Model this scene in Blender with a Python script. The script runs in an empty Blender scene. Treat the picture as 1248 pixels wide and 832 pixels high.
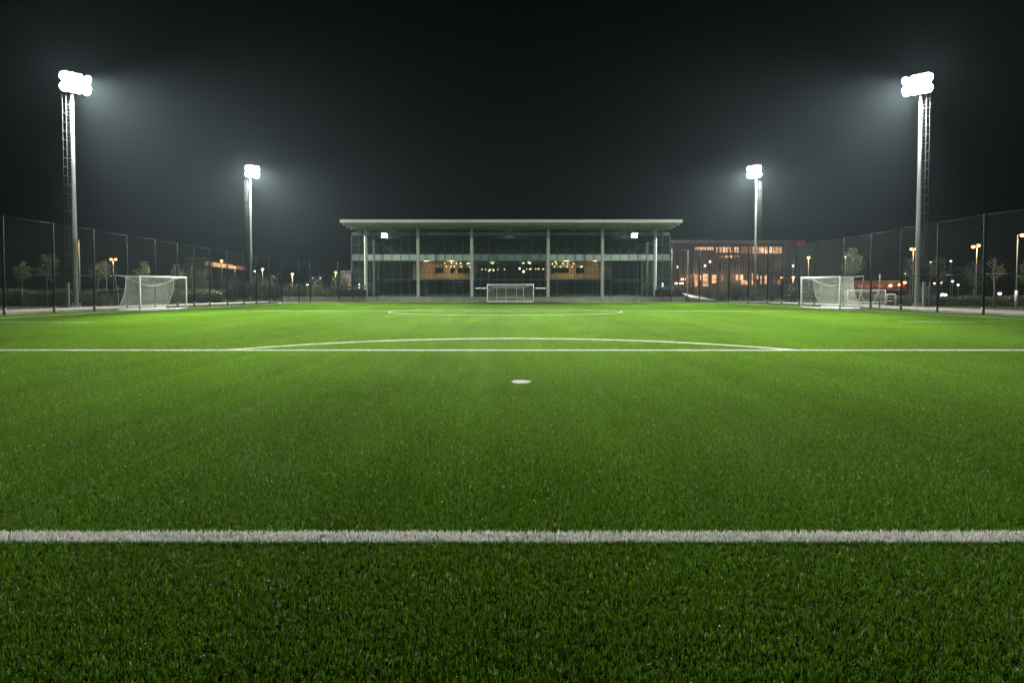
import bpy, math, random
import numpy as np
from mathutils import Vector, Matrix

random.seed(7)
rng = np.random.default_rng(11)
R = math.radians
PI = math.pi
scene = bpy.context.scene
col = scene.collection

# ------------------------------------------------------------------ camera geometry of the place
F = 760.0        # focal length in photograph pixels (1248 wide)
HX, HY = 624.0, 350.6
EYE = 1.637


def W(px, py, d):
    """point seen at photograph pixel (px, py) at distance d along the view"""
    return Vector(((px - HX) * d / F, d, EYE + (HY - py) * d / F))


def WX(px, d):
    return (px - HX) * d / F


def WZ(py, d):
    return EYE + (HY - py) * d / F


# ------------------------------------------------------------------ mesh builder
class MB:
    def __init__(self):
        self.v = []
        self.f = []
        self.smooth = []

    def add(self, vs, fs, smooth=False):
        b = len(self.v)
        self.v.extend([tuple(p) for p in vs])
        self.f.extend([tuple(i + b for i in f) for f in fs])
        self.smooth.extend([smooth] * len(fs))
        return self

    def box(self, c, s, rot=None):
        x, y, z = s[0] / 2, s[1] / 2, s[2] / 2
        vs = [Vector((i * x, j * y, k * z)) for i in (-1, 1) for j in (-1, 1) for k in (-1, 1)]
        if rot is not None:
            vs = [rot @ p for p in vs]
        c = Vector(c)
        vs = [p + c for p in vs]
        fs = [(0, 1, 3, 2), (4, 6, 7, 5), (0, 4, 5, 1), (2, 3, 7, 6), (0, 2, 6, 4), (1, 5, 7, 3)]
        return self.add(vs, fs)

    def bx(self, x0, x1, y0, y1, z0, z1):
        return self.box(((x0 + x1) / 2, (y0 + y1) / 2, (z0 + z1) / 2), (abs(x1 - x0), abs(y1 - y0), abs(z1 - z0)))

    def bbox(self, x0, x1, y0, y1, z0, z1, b=0.02):
        """box with chamfered vertical edges"""
        o = [(x0 + b, y0), (x1 - b, y0), (x1, y0 + b), (x1, y1 - b), (x1 - b, y1), (x0 + b, y1), (x0, y1 - b), (x0, y0 + b)]
        return self.prism(o, z0, z1)

    def prism(self, o, z0, z1):
        n = len(o)
        vs = [(p[0], p[1], z0) for p in o] + [(p[0], p[1], z1) for p in o]
        fs = [(i, (i + 1) % n, n + (i + 1) % n, n + i) for i in range(n)]
        fs += [tuple(range(n - 1, -1, -1)), tuple(range(n, 2 * n))]
        return self.add(vs, fs)

    def tube(self, pts, r, n=8, caps=True, smooth=True):
        pts = [Vector(p) for p in pts]
        if not isinstance(r, (list, tuple)):
            r = [r] * len(pts)
        vs, fs = [], []
        prev = None
        for i, p in enumerate(pts):
            t = (pts[min(i + 1, len(pts) - 1)] - pts[max(i - 1, 0)])
            t = t.normalized() if t.length > 1e-9 else Vector((0, 0, 1))
            if prev is None:
                a = t.cross(Vector((0, 0, 1)))
                if a.length < 1e-3:
                    a = t.cross(Vector((0, 1, 0)))
                a.normalize()
            else:
                a = prev - t * prev.dot(t)
                a.normalize()
            prev = a
            b = t.cross(a)
            for k in range(n):
                w = 2 * PI * k / n
                vs.append(p + a * (r[i] * math.cos(w)) + b * (r[i] * math.sin(w)))
        for i in range(len(pts) - 1):
            for k in range(n):
                k2 = (k + 1) % n
                fs.append((i * n + k, i * n + k2, (i + 1) * n + k2, (i + 1) * n + k))
        b0 = len(self.v)
        self.add(vs, fs, smooth)
        if caps:
            self.f.append(tuple(b0 + k for k in range(n - 1, -1, -1)))
            self.f.append(tuple(b0 + (len(pts) - 1) * n + k for k in range(n)))
            self.smooth += [False, False]
        return self

    def lathe(self, c, prof, n=16, axis=Vector((0, 0, 1)), smooth=True):
        """prof: list of (radius, along axis)"""
        q = Vector((0, 0, 1)).rotation_difference(axis).to_matrix()
        c = Vector(c)
        vs, fs = [], []
        for (r, z) in prof:
            for k in range(n):
                w = 2 * PI * k / n
                vs.append(c + q @ Vector((r * math.cos(w), r * math.sin(w), z)))
        for i in range(len(prof) - 1):
            for k in range(n):
                k2 = (k + 1) % n
                fs.append((i * n + k, i * n + k2, (i + 1) * n + k2, (i + 1) * n + k))
        self.add(vs, fs, smooth)
        b0 = len(self.v) - len(vs)
        self.f.append(tuple(b0 + k for k in range(n - 1, -1, -1)))
        self.f.append(tuple(b0 + (len(prof) - 1) * n + k for k in range(n)))
        self.smooth += [False, False]
        return self

    def build(self, name, material, parent=None):
        me = bpy.data.meshes.new(name)
        me.from_pydata(self.v, [], self.f)
        if any(self.smooth):
            me.polygons.foreach_set('use_smooth', self.smooth)
        me.update()
        o = bpy.data.objects.new(name, me)
        me.materials.append(material)
        col.objects.link(o)
        if parent is not None:
            o.parent = parent
            o.matrix_parent_inverse = Matrix.Identity(4)
            # geometry is written in world coordinates: bring it to the parent's frame
            loc = Vector((0, 0, 0))
            p = parent
            while p is not None:
                loc += p.location
                p = p.parent
            if loc.length > 0:
                me.transform(Matrix.Translation(-loc))
        return o


def tag(o, label=None, cat=None, group=None, kind=None):
    if label:
        o['label'] = label
    if cat:
        o['category'] = cat
    if group:
        o['group'] = group
    if kind:
        o['kind'] = kind
    return o


def thing(name, loc, label, cat, group=None):
    o = bpy.data.objects.new(name, None)
    col.objects.link(o)
    o.location = loc
    o.empty_display_size = 0.3
    return tag(o, label, cat, group)


def fast_mesh(name, verts, loops_per_face, faces_flat, material, attrs=None, link=True):
    me = bpy.data.meshes.new(name)
    nv = len(verts)
    nl = len(faces_flat)
    nf = len(loops_per_face)
    me.vertices.add(nv)
    me.vertices.foreach_set('co', np.asarray(verts, np.float32).ravel())
    me.loops.add(nl)
    me.loops.foreach_set('vertex_index', np.asarray(faces_flat, np.int32))
    me.polygons.add(nf)
    st = np.zeros(nf, np.int32)
    st[1:] = np.cumsum(loops_per_face)[:-1]
    me.polygons.foreach_set('loop_start', st)
    me.update(calc_edges=True)
    if attrs:
        for k, (typ, arr) in attrs.items():
            a = me.attributes.new(k, typ, 'POINT')
            a.data.foreach_set('vector' if typ == 'FLOAT_VECTOR' else 'value', np.asarray(arr, np.float32).ravel())
    me.materials.append(material)
    o = bpy.data.objects.new(name, me)
    if link:
        col.objects.link(o)
    return o


# ------------------------------------------------------------------ materials
def new_mat(name):
    m = bpy.data.materials.new(name)
    m.use_nodes = True
    nt = m.node_tree
    nt.nodes.clear()
    return m, nt, nt.nodes.new('ShaderNodeOutputMaterial')


def N(nt, t, **kw):
    n = nt.nodes.new(t)
    for k, v in kw.items():
        setattr(n, k, v)
    return n


def mathn(nt, op, a, b=None, c=None):
    n = nt.nodes.new('ShaderNodeMath')
    n.operation = op
    for i, s in enumerate((a, b, c)):
        if s is None:
            continue
        if isinstance(s, (int, float)):
            n.inputs[i].default_value = s
        else:
            nt.links.new(s, n.inputs[i])
    return n.outputs[0]


def mixc(nt, fac, a, b, mode='MIX'):
    n = nt.nodes.new('ShaderNodeMix')
    n.data_type = 'RGBA'
    n.blend_type = mode
    for sock, s in ((n.inputs[0], fac), (n.inputs[6], a), (n.inputs[7], b)):
        if isinstance(s, (int, float)):
            sock.default_value = s
        elif isinstance(s, tuple):
            sock.default_value = (*s, 1) if len(s) == 3 else s
        else:
            nt.links.new(s, sock)
    return n.outputs[2]


def surf(name, c1, c2=None, rough=0.6, metal=0.0, scale=3.0, bump=0.0, bscale=40.0, spec=0.5, streak=None):
    """a surface with uneven colour, roughness and a fine bump"""
    m, nt, out = new_mat(name)
    p = N(nt, 'ShaderNodeBsdfPrincipled')
    tc = N(nt, 'ShaderNodeTexCoord')
    src = tc.outputs['Object']
    if streak:
        mp = N(nt, 'ShaderNodeMapping')
        mp.inputs['Scale'].default_value = streak
        nt.links.new(src, mp.inputs[0])
        src = mp.outputs[0]
    nz = N(nt, 'ShaderNodeTexNoise')
    nz.inputs['Scale'].default_value = scale
    nz.inputs['Detail'].default_value = 6
    nt.links.new(src, nz.inputs['Vector'])
    c2 = c2 or tuple(x * 0.7 for x in c1)
    fac = mathn(nt, 'SMOOTHSTEP', nz.outputs[0], 0.3, 0.7) if False else nz.outputs[0]
    cr = N(nt, 'ShaderNodeMapRange')
    cr.inputs[1].default_value = 0.32
    cr.inputs[2].default_value = 0.68
    nt.links.new(fac, cr.inputs[0])
    nt.links.new(mixc(nt, cr.outputs[0], c1, c2), p.inputs['Base Color'])
    rr = N(nt, 'ShaderNodeMapRange')
    rr.inputs[3].default_value = max(0.05, rough - 0.1)
    rr.inputs[4].default_value = min(1, rough + 0.12)
    nt.links.new(fac, rr.inputs[0])
    nt.links.new(rr.outputs[0], p.inputs['Roughness'])
    p.inputs['Metallic'].default_value = metal
    p.inputs['Specular IOR Level'].default_value = spec
    if bump:
        n2 = N(nt, 'ShaderNodeTexNoise')
        n2.inputs['Scale'].default_value = bscale
        n2.inputs['Detail'].default_value = 4
        nt.links.new(tc.outputs['Object'], n2.inputs['Vector'])
        bp = N(nt, 'ShaderNodeBump')
        bp.inputs['Strength'].default_value = bump
        bp.inputs['Distance'].default_value = 0.02
        nt.links.new(n2.outputs[0], bp.inputs['Height'])
        nt.links.new(bp.outputs[0], p.inputs['Normal'])
    nt.links.new(p.outputs[0], out.inputs[0])
    return m


def emit(name, c, s, var=0.0, scale=2.0):
    m, nt, out = new_mat(name)
    e = N(nt, 'ShaderNodeEmission')
    e.inputs[0].default_value = (*c, 1)
    e.inputs[1].default_value = s
    if var:
        tc = N(nt, 'ShaderNodeTexCoord')
        nz = N(nt, 'ShaderNodeTexNoise')
        nz.inputs['Scale'].default_value = scale
        nz.inputs['Detail'].default_value = 3
        nt.links.new(tc.outputs['Object'], nz.inputs['Vector'])
        mr = N(nt, 'ShaderNodeMapRange')
        mr.inputs[1].default_value = 0.35
        mr.inputs[2].default_value = 0.65
        mr.inputs[3].default_value = s * (1 - var)
        mr.inputs[4].default_value = s
        nt.links.new(nz.outputs[0], mr.inputs[0])
        nt.links.new(mr.outputs[0], e.inputs[1])
    nt.links.new(e.outputs[0], out.inputs[0])
    m.cycles.emission_sampling = 'AUTO'
    return m


def leaf_mat(name, c1, c2, trans=0.35):
    m, nt, out = new_mat(name)
    at = N(nt, 'ShaderNodeAttribute', attribute_name='rnd')
    cc = mixc(nt, at.outputs['Fac'], c1, c2)
    d = N(nt, 'ShaderNodeBsdfPrincipled')
    d.inputs['Roughness'].default_value = 0.55
    t = N(nt, 'ShaderNodeBsdfTranslucent')
    mx = N(nt, 'ShaderNodeMixShader')
    mx.inputs[0].default_value = trans
    nt.links.new(cc, d.inputs['Base Color'])
    nt.links.new(cc, t.inputs[0])
    nt.links.new(d.outputs[0], mx.inputs[1])
    nt.links.new(t.outputs[0], mx.inputs[2])
    nt.links.new(mx.outputs[0], out.inputs[0])
    return m


M = {}
M['galv'] = surf('galvanised_steel', (0.36, 0.39, 0.365), (0.27, 0.295, 0.28), 0.65, 0.1, 1.5, streak=(4, 4, 0.4))
M['galv_dark'] = surf('weathered_steel', (0.075, 0.08, 0.075), (0.05, 0.053, 0.05), 0.75, 0.0, 2.0, spec=.2)
M['white_paint'] = surf('white_powder_coat', (0.86, 0.86, 0.84), (0.79, 0.79, 0.76), 0.4, 0, 2.5)
M['net_white'] = surf('white_net_cord', (0.86, 0.85, 0.78), (0.76, 0.75, 0.68), 0.8, 0, 3.0)
M['green_post'] = surf('green_powder_coat', (0.008, 0.019, 0.016), (0.005, 0.013, 0.011), 0.75, 0, 2.0, spec=.12, streak=(5, 5, 0.6))
M['green_net'] = surf('green_net_cord', (0.03, 0.05, 0.042), (0.02, 0.037, 0.03), 0.8, 0, 1.0)
M['lamp_black'] = surf('lamp_housing', (0.10, 0.10, 0.10), (0.06, 0.06, 0.06), 0.5, 0.3, 4.0)
M['concrete'] = surf('cast_concrete', (0.25, 0.25, 0.22), (0.165, 0.165, 0.145), 0.85, 0, 1.3, 0.5, 30, 0.3)
M['gravel'] = surf('sandy_gravel', (0.23, 0.195, 0.145), (0.13, 0.11, 0.08), 0.95, 0, 1.2, 0.8, 60, 0.2)
M['soil'] = surf('dark_ground', (0.035, 0.04, 0.022), (0.02, 0.025, 0.014), 0.95, 0, 0.6, 0.6, 20, 0.2)
M['infill'] = surf('rubber_infill', (0.010, 0.016, 0.004), (0.006, 0.010, 0.002), 0.95, 0, 8.0, 0.8, 160, 0.0)
M['roof_metal'] = surf('pale_roof_metal', (0.52, 0.55, 0.49), (0.44, 0.47, 0.42), 0.5, 0.0, 0.8, streak=(0.5, 3, 3))
M['soffit'] = surf('soffit_boards', (0.34, 0.37, 0.31), (0.28, 0.31, 0.26), 0.6, 0.0, 0.9, streak=(0.4, 4, 4))
M['col_paint'] = surf('pale_green_paint', (0.44, 0.48, 0.41), (0.36, 0.40, 0.34), 0.5, 0.0, 1.2, streak=(3, 3, 0.5))
M['mullion'] = surf('aluminium_mullion', (0.11, 0.155, 0.14), (0.08, 0.115, 0.105), 0.5, 0.1, 2.0)
M['dark_frame'] = surf('dark_frame', (0.04, 0.055, 0.05), (0.03, 0.04, 0.036), 0.5, 0.1, 2.0)
M['spandrel'] = surf('green_glass_panel', (0.36, 0.49, 0.42), (0.30, 0.42, 0.355), 0.25, 0.0, 0.7)
M['spandrel_dim'] = surf('dark_green_glass_panel', (0.16, 0.25, 0.22), (0.12, 0.19, 0.17), 0.25, 0.0, 0.7)
M['dark_wall'] = surf('dark_interior_wall', (0.09, 0.11, 0.10), (0.06, 0.075, 0.07), 0.8, 0, 0.6)
M['int_floor'] = surf('interior_floor', (0.16, 0.17, 0.16), (0.12, 0.13, 0.12), 0.5, 0, 0.7)
M['red_brick'] = surf('red_brick_wall', (0.34, 0.14, 0.07), (0.22, 0.085, 0.045), 0.85, 0, 3.0, 0.4, 25)
M['tan_wall'] = surf('tan_render', (0.42, 0.35, 0.28), (0.32, 0.26, 0.21), 0.85, 0, 1.0)
M['far_wall'] = surf('grey_clad_wall', (0.075, 0.068, 0.062), (0.05, 0.046, 0.044), 0.7, 0, 0.5, streak=(2, 2, 0.2))
M['far_roof'] = surf('dark_roof_sheet', (0.15, 0.15, 0.15), (0.11, 0.11, 0.12), 0.6, 0.1, 0.4)
M['red_sign'] = emit('red_lit_panel', (1.0, 0.10, 0.06), 0.10)
M['teal'] = surf('teal_container_paint', (0.02, 0.07, 0.065), (0.015, 0.05, 0.045), 0.6, 0.1, 1.5)
M['bark'] = surf('tree_bark', (0.19, 0.17, 0.13), (0.11, 0.10, 0.075), 0.9, 0, 6, 0.4, 40, streak=(3, 3, 0.5))
M['leaf_olive'] = leaf_mat('olive_leaves', (0.066, 0.08, 0.024), (0.11, 0.115, 0.04))
M['leaf_autumn'] = leaf_mat('autumn_leaves', (0.07, 0.078, 0.026), (0.105, 0.11, 0.042))
M['leaf_green'] = leaf_mat('green_leaves', (0.04, 0.062, 0.020), (0.08, 0.10, 0.033))
M['leaf_dark'] = leaf_mat('dark_leaves', (0.020, 0.034, 0.016), (0.045, 0.06, 0.026))
M['stem'] = surf('hedge_stems', (0.035, 0.032, 0.02), (0.02, 0.02, 0.012), 0.95, 0, 4.0)

M['flood_lens'] = emit('floodlight_lens', (0.97, 1.0, 0.98), 120)
M['sodium'] = emit('sodium_lamp_glow', (1.0, 0.42, 0.13), 6)
M['white_lamp'] = emit('white_lamp_glow', (1.0, 0.93, 0.80), 4)
M['globe'] = emit('globe_lamp_glow', (1.0, 0.97, 0.92), 2.2)
M['warm_lamp'] = emit('warm_lamp_glow', (1.0, 0.62, 0.34), 6)
M['pend'] = emit('pendant_glow', (1.0, 0.74, 0.58), 4.5)
M['win_warm'] = emit('lit_window', (1.0, 0.52, 0.26), 1.6, 0.7, 1.3)
M['win_bright'] = emit('bright_lit_window', (1.0, 0.58, 0.32), 2.2, 0.75, 1.1)
M['win_faint'] = emit('faint_lit_window', (1.0, 0.62, 0.40), 0.055, 0.85, 1.2)
M['win_dim'] = emit('dim_lit_window', (1.0, 0.52, 0.26), 0.42, 0.8, 1.5)


def timber_mat(name='timber_boards', ca=(0.50, 0.29, 0.20), cb=(0.22, 0.115, 0.075)):
    m, nt, out = new_mat(name)
    p = N(nt, 'ShaderNodeBsdfPrincipled')
    tc = N(nt, 'ShaderNodeTexCoord')
    wv = N(nt, 'ShaderNodeTexWave')
    wv.bands_direction = 'X'
    wv.inputs['Scale'].default_value = 0.9
    wv.inputs['Distortion'].default_value = 0.6
    wv.inputs['Detail'].default_value = 3
    nt.links.new(tc.outputs['Object'], wv.inputs['Vector'])
    nt.links.new(mixc(nt, wv.outputs['Fac'], ca, cb), p.inputs['Base Color'])
    p.inputs['Roughness'].default_value = 0.55
    nt.links.new(p.outputs[0], out.inputs[0])
    return m


M['timber'] = timber_mat()
M['timber_pale'] = timber_mat('pale_timber_boards', (0.66, 0.42, 0.30), (0.40, 0.23, 0.155))
M['timber_dark'] = timber_mat('dark_timber_boards', (0.22, 0.11, 0.06), (0.13, 0.065, 0.035))


def glass_mat(name, tint, refl, film):
    m, nt, out = new_mat(name)
    tr = N(nt, 'ShaderNodeBsdfTransparent')
    tr.inputs[0].default_value = (*tint, 1)
    gl = N(nt, 'ShaderNodeBsdfGlossy')
    gl.inputs['Roughness'].default_value = 0.006
    gl.inputs[0].default_value = (0.85, 1.0, 0.95, 1)
    lw = N(nt, 'ShaderNodeFresnel')
    lw.inputs[0].default_value = 1.5
    fac = mathn(nt, 'MULTIPLY', lw.outputs[0], refl)
    fac = mathn(nt, 'MINIMUM', fac, 0.9)
    mx = N(nt, 'ShaderNodeMixShader')
    nt.links.new(fac, mx.inputs[0])
    nt.links.new(tr.outputs[0], mx.inputs[1])
    nt.links.new(gl.outputs[0], mx.inputs[2])
    df = N(nt, 'ShaderNodeBsdfDiffuse')
    df.inputs[0].default_value = (0.26, 0.38, 0.34, 1)
    tc = N(nt, 'ShaderNodeTexCoord')
    nz = N(nt, 'ShaderNodeTexNoise')
    nz.inputs['Scale'].default_value = 0.35
    nz.inputs['Detail'].default_value = 5
    nt.links.new(tc.outputs['Object'], nz.inputs['Vector'])
    f2 = mathn(nt, 'MULTIPLY', nz.outputs[0], film * 2)
    m2 = N(nt, 'ShaderNodeMixShader')
    nt.links.new(f2, m2.inputs[0])
    nt.links.new(mx.outputs[0], m2.inputs[1])
    nt.links.new(df.outputs[0], m2.inputs[2])
    nt.links.new(m2.outputs[0], out.inputs[0])
    return m


M['glass'] = glass_mat('tinted_glass', (0.60, 0.76, 0.70), 2.0, 0.055)
M['glass_frost'] = glass_mat('frosted_glass', (0.40, 0.55, 0.48), 1.5, 0.5)

# pitch markings ----------------------------------------------------------------------------------
L_NEAR, L_PEN, L_SPOT, R_ARC = 4.02, 16.11, 10.67, 9.15
SPOT_X = 0.156
L_HALF = 43.6


def line_mask(nt, x, y):
    def band(v, c, h):
        return mathn(nt, 'LESS_THAN', mathn(nt, 'ABSOLUTE', mathn(nt, 'SUBTRACT', v, c)), h)
    a = band(y, L_NEAR, 0.078)
    b = band(y, L_PEN, 0.065)
    dx2 = mathn(nt, 'MULTIPLY', x, x)
    yy = mathn(nt, 'SUBTRACT', y, L_SPOT)
    r = mathn(nt, 'SQRT', mathn(nt, 'ADD', dx2, mathn(nt, 'MULTIPLY', yy, yy)))
    c = mathn(nt, 'MULTIPLY', band(r, R_ARC, 0.065), mathn(nt, 'GREATER_THAN', y, L_PEN))
    xs = mathn(nt, 'SUBTRACT', x, SPOT_X)
    r2 = mathn(nt, 'SQRT', mathn(nt, 'ADD', mathn(nt, 'MULTIPLY', xs, xs), mathn(nt, 'MULTIPLY', yy, yy)))
    d = mathn(nt, 'LESS_THAN', r2, 0.15)
    return mathn(nt, 'MAXIMUM', mathn(nt, 'MAXIMUM', a, b), mathn(nt, 'MAXIMUM', c, d))


def grass_mat(name, white=False):
    m, nt, out = new_mat(name)
    rnd = N(nt, 'ShaderNodeAttribute', attribute_name='rnd').outputs['Fac']
    geo = N(nt, 'ShaderNodeNewGeometry')
    if white:
        nzw = N(nt, 'ShaderNodeTexNoise')
        nzw.inputs['Scale'].default_value = 3.5
        nzw.inputs['Detail'].default_value = 6
        nt.links.new(geo.outputs['Position'], nzw.inputs['Vector'])
        mrw = N(nt, 'ShaderNodeMapRange')
        mrw.inputs[1].default_value = 0.42
        mrw.inputs[2].default_value = 0.66
        nt.links.new(nzw.outputs[0], mrw.inputs[0])
        colr = mixc(nt, rnd, (0.60, 0.58, 0.53), (0.92, 0.90, 0.86))
        colr = mixc(nt, mathn(nt, 'MULTIPLY', mrw.outputs[0], 0.35), colr, (0.42, 0.44, 0.32))
    else:
        root = N(nt, 'ShaderNodeAttribute', attribute_name='root').outputs['Vector']
        oi = N(nt, 'ShaderNodeObjectInfo')
        ad = N(nt, 'ShaderNodeVectorMath')
        ad.operation = 'ADD'
        nt.links.new(root, ad.inputs[0])
        nt.links.new(oi.outputs['Location'], ad.inputs[1])
        sp = N(nt, 'ShaderNodeSeparateXYZ')
        nt.links.new(ad.outputs[0], sp.inputs[0])
        x, y = sp.outputs[0], sp.outputs[1]
        g1 = mixc(nt, rnd, (0.026, 0.070, 0.0025), (0.138, 0.275, 0.010))
        # rolls of turf about four metres wide, worn and brushed unevenly
        nz = N(nt, 'ShaderNodeTexNoise')
        nz.inputs['Scale'].default_value = 0.22
        nz.inputs['Detail'].default_value = 5
        nt.links.new(ad.outputs[0], nz.inputs['Vector'])
        rolls = mathn(nt, 'SINE', mathn(nt, 'MULTIPLY', x, 2 * PI / 7.2))
        val = mathn(nt, 'ADD', mathn(nt, 'MULTIPLY', rolls, 0.05), mathn(nt, 'MULTIPLY_ADD', nz.outputs[0], 0.65, 0.68))
        hs = N(nt, 'ShaderNodeHueSaturation')
        nt.links.new(val, hs.inputs['Value'])
        nt.links.new(g1, hs.inputs['Color'])
        nf = N(nt, 'ShaderNodeTexNoise')
        nf.inputs['Scale'].default_value = 48
        nf.inputs['Detail'].default_value = 4
        nt.links.new(ad.outputs[0], nf.inputs['Vector'])
        fr = N(nt, 'ShaderNodeMapRange')
        fr.inputs[1].default_value = 0.35
        fr.inputs[2].default_value = 0.65
        fr.inputs[3].default_value = 0.40
        fr.inputs[4].default_value = 1.62  # fine light and dark mottling, painting sparkle into the turf colour
        nt.links.new(nf.outputs[0], fr.inputs[0])
        # brushing bands running up the pitch
        mp = N(nt, 'ShaderNodeMapping')
        mp.inputs['Scale'].default_value = (1.5, 0.045, 1)
        nt.links.new(ad.outputs[0], mp.inputs[0])
        nb_ = N(nt, 'ShaderNodeTexNoise')
        nb_.inputs['Scale'].default_value = 1.0
        nb_.inputs['Detail'].default_value = 4
        nt.links.new(mp.outputs[0], nb_.inputs['Vector'])
        val = mathn(nt, 'MULTIPLY', val, mathn(nt, 'MULTIPLY_ADD', nb_.outputs[0], 0.55, 0.725))
        val = mathn(nt, 'MULTIPLY', val, fr.outputs[0])
        nt.links.new(val, hs.inputs['Value'])
        # seam between two rolls
        sm = mathn(nt, 'LESS_THAN', mathn(nt, 'ABSOLUTE', mathn(nt, 'ADD', x, 3.52)), 0.06)
        g2 = mixc(nt, mathn(nt, 'MULTIPLY', mathn(nt, 'MULTIPLY', sm, mathn(nt, 'LESS_THAN', y, 13.0)), 0.28), hs.outputs[0], (0.14, 0.20, 0.05))
        # painted glints: a few tufts and single fibres coloured pale for sparkle
        fl = N(nt, 'ShaderNodeVectorMath')
        fl.operation = 'SNAP'
        fl.inputs[1].default_value = (.016, .016, .016)
        nt.links.new(ad.outputs[0], fl.inputs[0])
        wn_ = N(nt, 'ShaderNodeTexWhiteNoise')
        nt.links.new(fl.outputs[0], wn_.inputs['Vector'])
        g2 = mixc(nt, mathn(nt, 'GREATER_THAN', wn_.outputs['Value'], 0.9955), g2, (0.40, 0.45, 0.24))
        pale = mathn(nt, 'GREATER_THAN', rnd, 0.997)
        g2 = mixc(nt, pale, g2, (0.62, 0.66, 0.45))
        lm = mathn(nt, 'MULTIPLY', line_mask(nt, x, y), mathn(nt, 'GREATER_THAN', rnd, 0.18))
        wr = mixc(nt, rnd, (0.60, 0.58, 0.52), (0.84, 0.82, 0.76))
        colr = mixc(nt, lm, g2, wr)
    d = N(nt, 'ShaderNodeBsdfPrincipled')
    d.inputs['Roughness'].default_value = 0.45
    d.inputs['Specular IOR Level'].default_value = 0.14
    t = N(nt, 'ShaderNodeBsdfTranslucent')
    mx = N(nt, 'ShaderNodeMixShader')
    mx.inputs[0].default_value = 0.30
    nt.links.new(colr, d.inputs['Base Color'])
    nt.links.new(colr, t.inputs[0])
    nt.links.new(d.outputs[0], mx.inputs[1])
    nt.links.new(t.outputs[0], mx.inputs[2])
    nt.links.new(mx.outputs[0], out.inputs[0])
    return m


M['grass'] = grass_mat('turf_fibre')
M['grass_white'] = grass_mat('white_turf_fibre', True)

# ------------------------------------------------------------------ fence lines (X, Y, top height)
FENCE_L = [(-31.2, 33.2, 6.1), (-30.3, 37.2, 5.97), (-29.6, 40.3, 5.8), (-29.0, 43.3, 5.66), (-28.5, 46.2, 5.5),
           (-27.9, 48.8, 5.42), (-27.4, 51.1, 5.27), (-26.9, 52.8, 5.15), (-26.6, 54.9, 5.07), (-26.0, 57.0, 4.98),
           (-25.8, 60.0, 4.92), (-25.5, 62.2, 4.80), (-25.2, 64.8, 4.76), (-24.4, 66.2, 4.64)]
FENCE_BL = [(-24.4, 66.2, 4.64), (-23.0, 67.4, 4.5), (-22.4, 69.3, 4.5), (-19.6, 70.4, 4.6), (-18.2, 71.2, 4.6)]
FENCE_R = [(29.3, 30.0, 6.15), (29.0, 34.0, 6.1), (28.5, 37.7, 6.06), (28.1, 41.2, 5.95), (28.0, 44.9, 5.9), (27.9, 48.5, 5.83),
           (27.9, 52.5, 5.79), (27.36, 56.5, 5.8), (27.0, 58.7, 5.76), (26.4, 61.0, 5.75), (25.9, 63.2, 5.75), (24.7, 65.2, 5.75),
           (23.1, 66.5, 5.75)]
FENCE_BR = [(23.1, 66.5, 5.75), (20.6, 68.6, 5.8), (18.0, 70.6, 6.1)]


def lim(poly, y, s):
    if y <= poly[0][1]:
        (x0, y0, _), (x1, y1, _) = poly[0], poly[1]
        return x0 if y < y0 else x0
    for a, b in zip(poly, poly[1:]):
        if a[1] <= y <= b[1]:
            t = (y - a[1]) / max(1e-6, b[1] - a[1])
            return a[0] + t * (b[0] - a[0])
    return poly[-1][0]


def edge_l(y):
    return lim(FENCE_L + FENCE_BL[1:], y, -1) if y > 33.2 else -31.2


def edge_r(y):
    return lim(FENCE_R + FENCE_BR[1:], y, 1)


# ------------------------------------------------------------------ ground
G = MB()
GX, GY0, GY1 = 420, -150, 620
G.add([(-GX, GY0, -0.03), (GX, GY0, -0.03), (GX, GY1, -0.03), (-GX, GY1, -0.03)], [(0, 1, 2, 3)])
tag(G.build('ground', M['soil']), kind='structure')
ys = [-58] + [y for y in np.arange(-20, 72.3, 1.0)] + [72.2]
P = MB()
vs = []
for y in ys:
    vs += [(edge_l(y) - 0.25, y, 0.0), (edge_r(y) + 0.25, y, 0.0)]
P.add(vs, [(2 * i, 2 * i + 1, 2 * i + 3, 2 * i + 2) for i in range(len(ys) - 1)])
tag(P.build('pitch', M['infill']), kind='structure')


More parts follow.
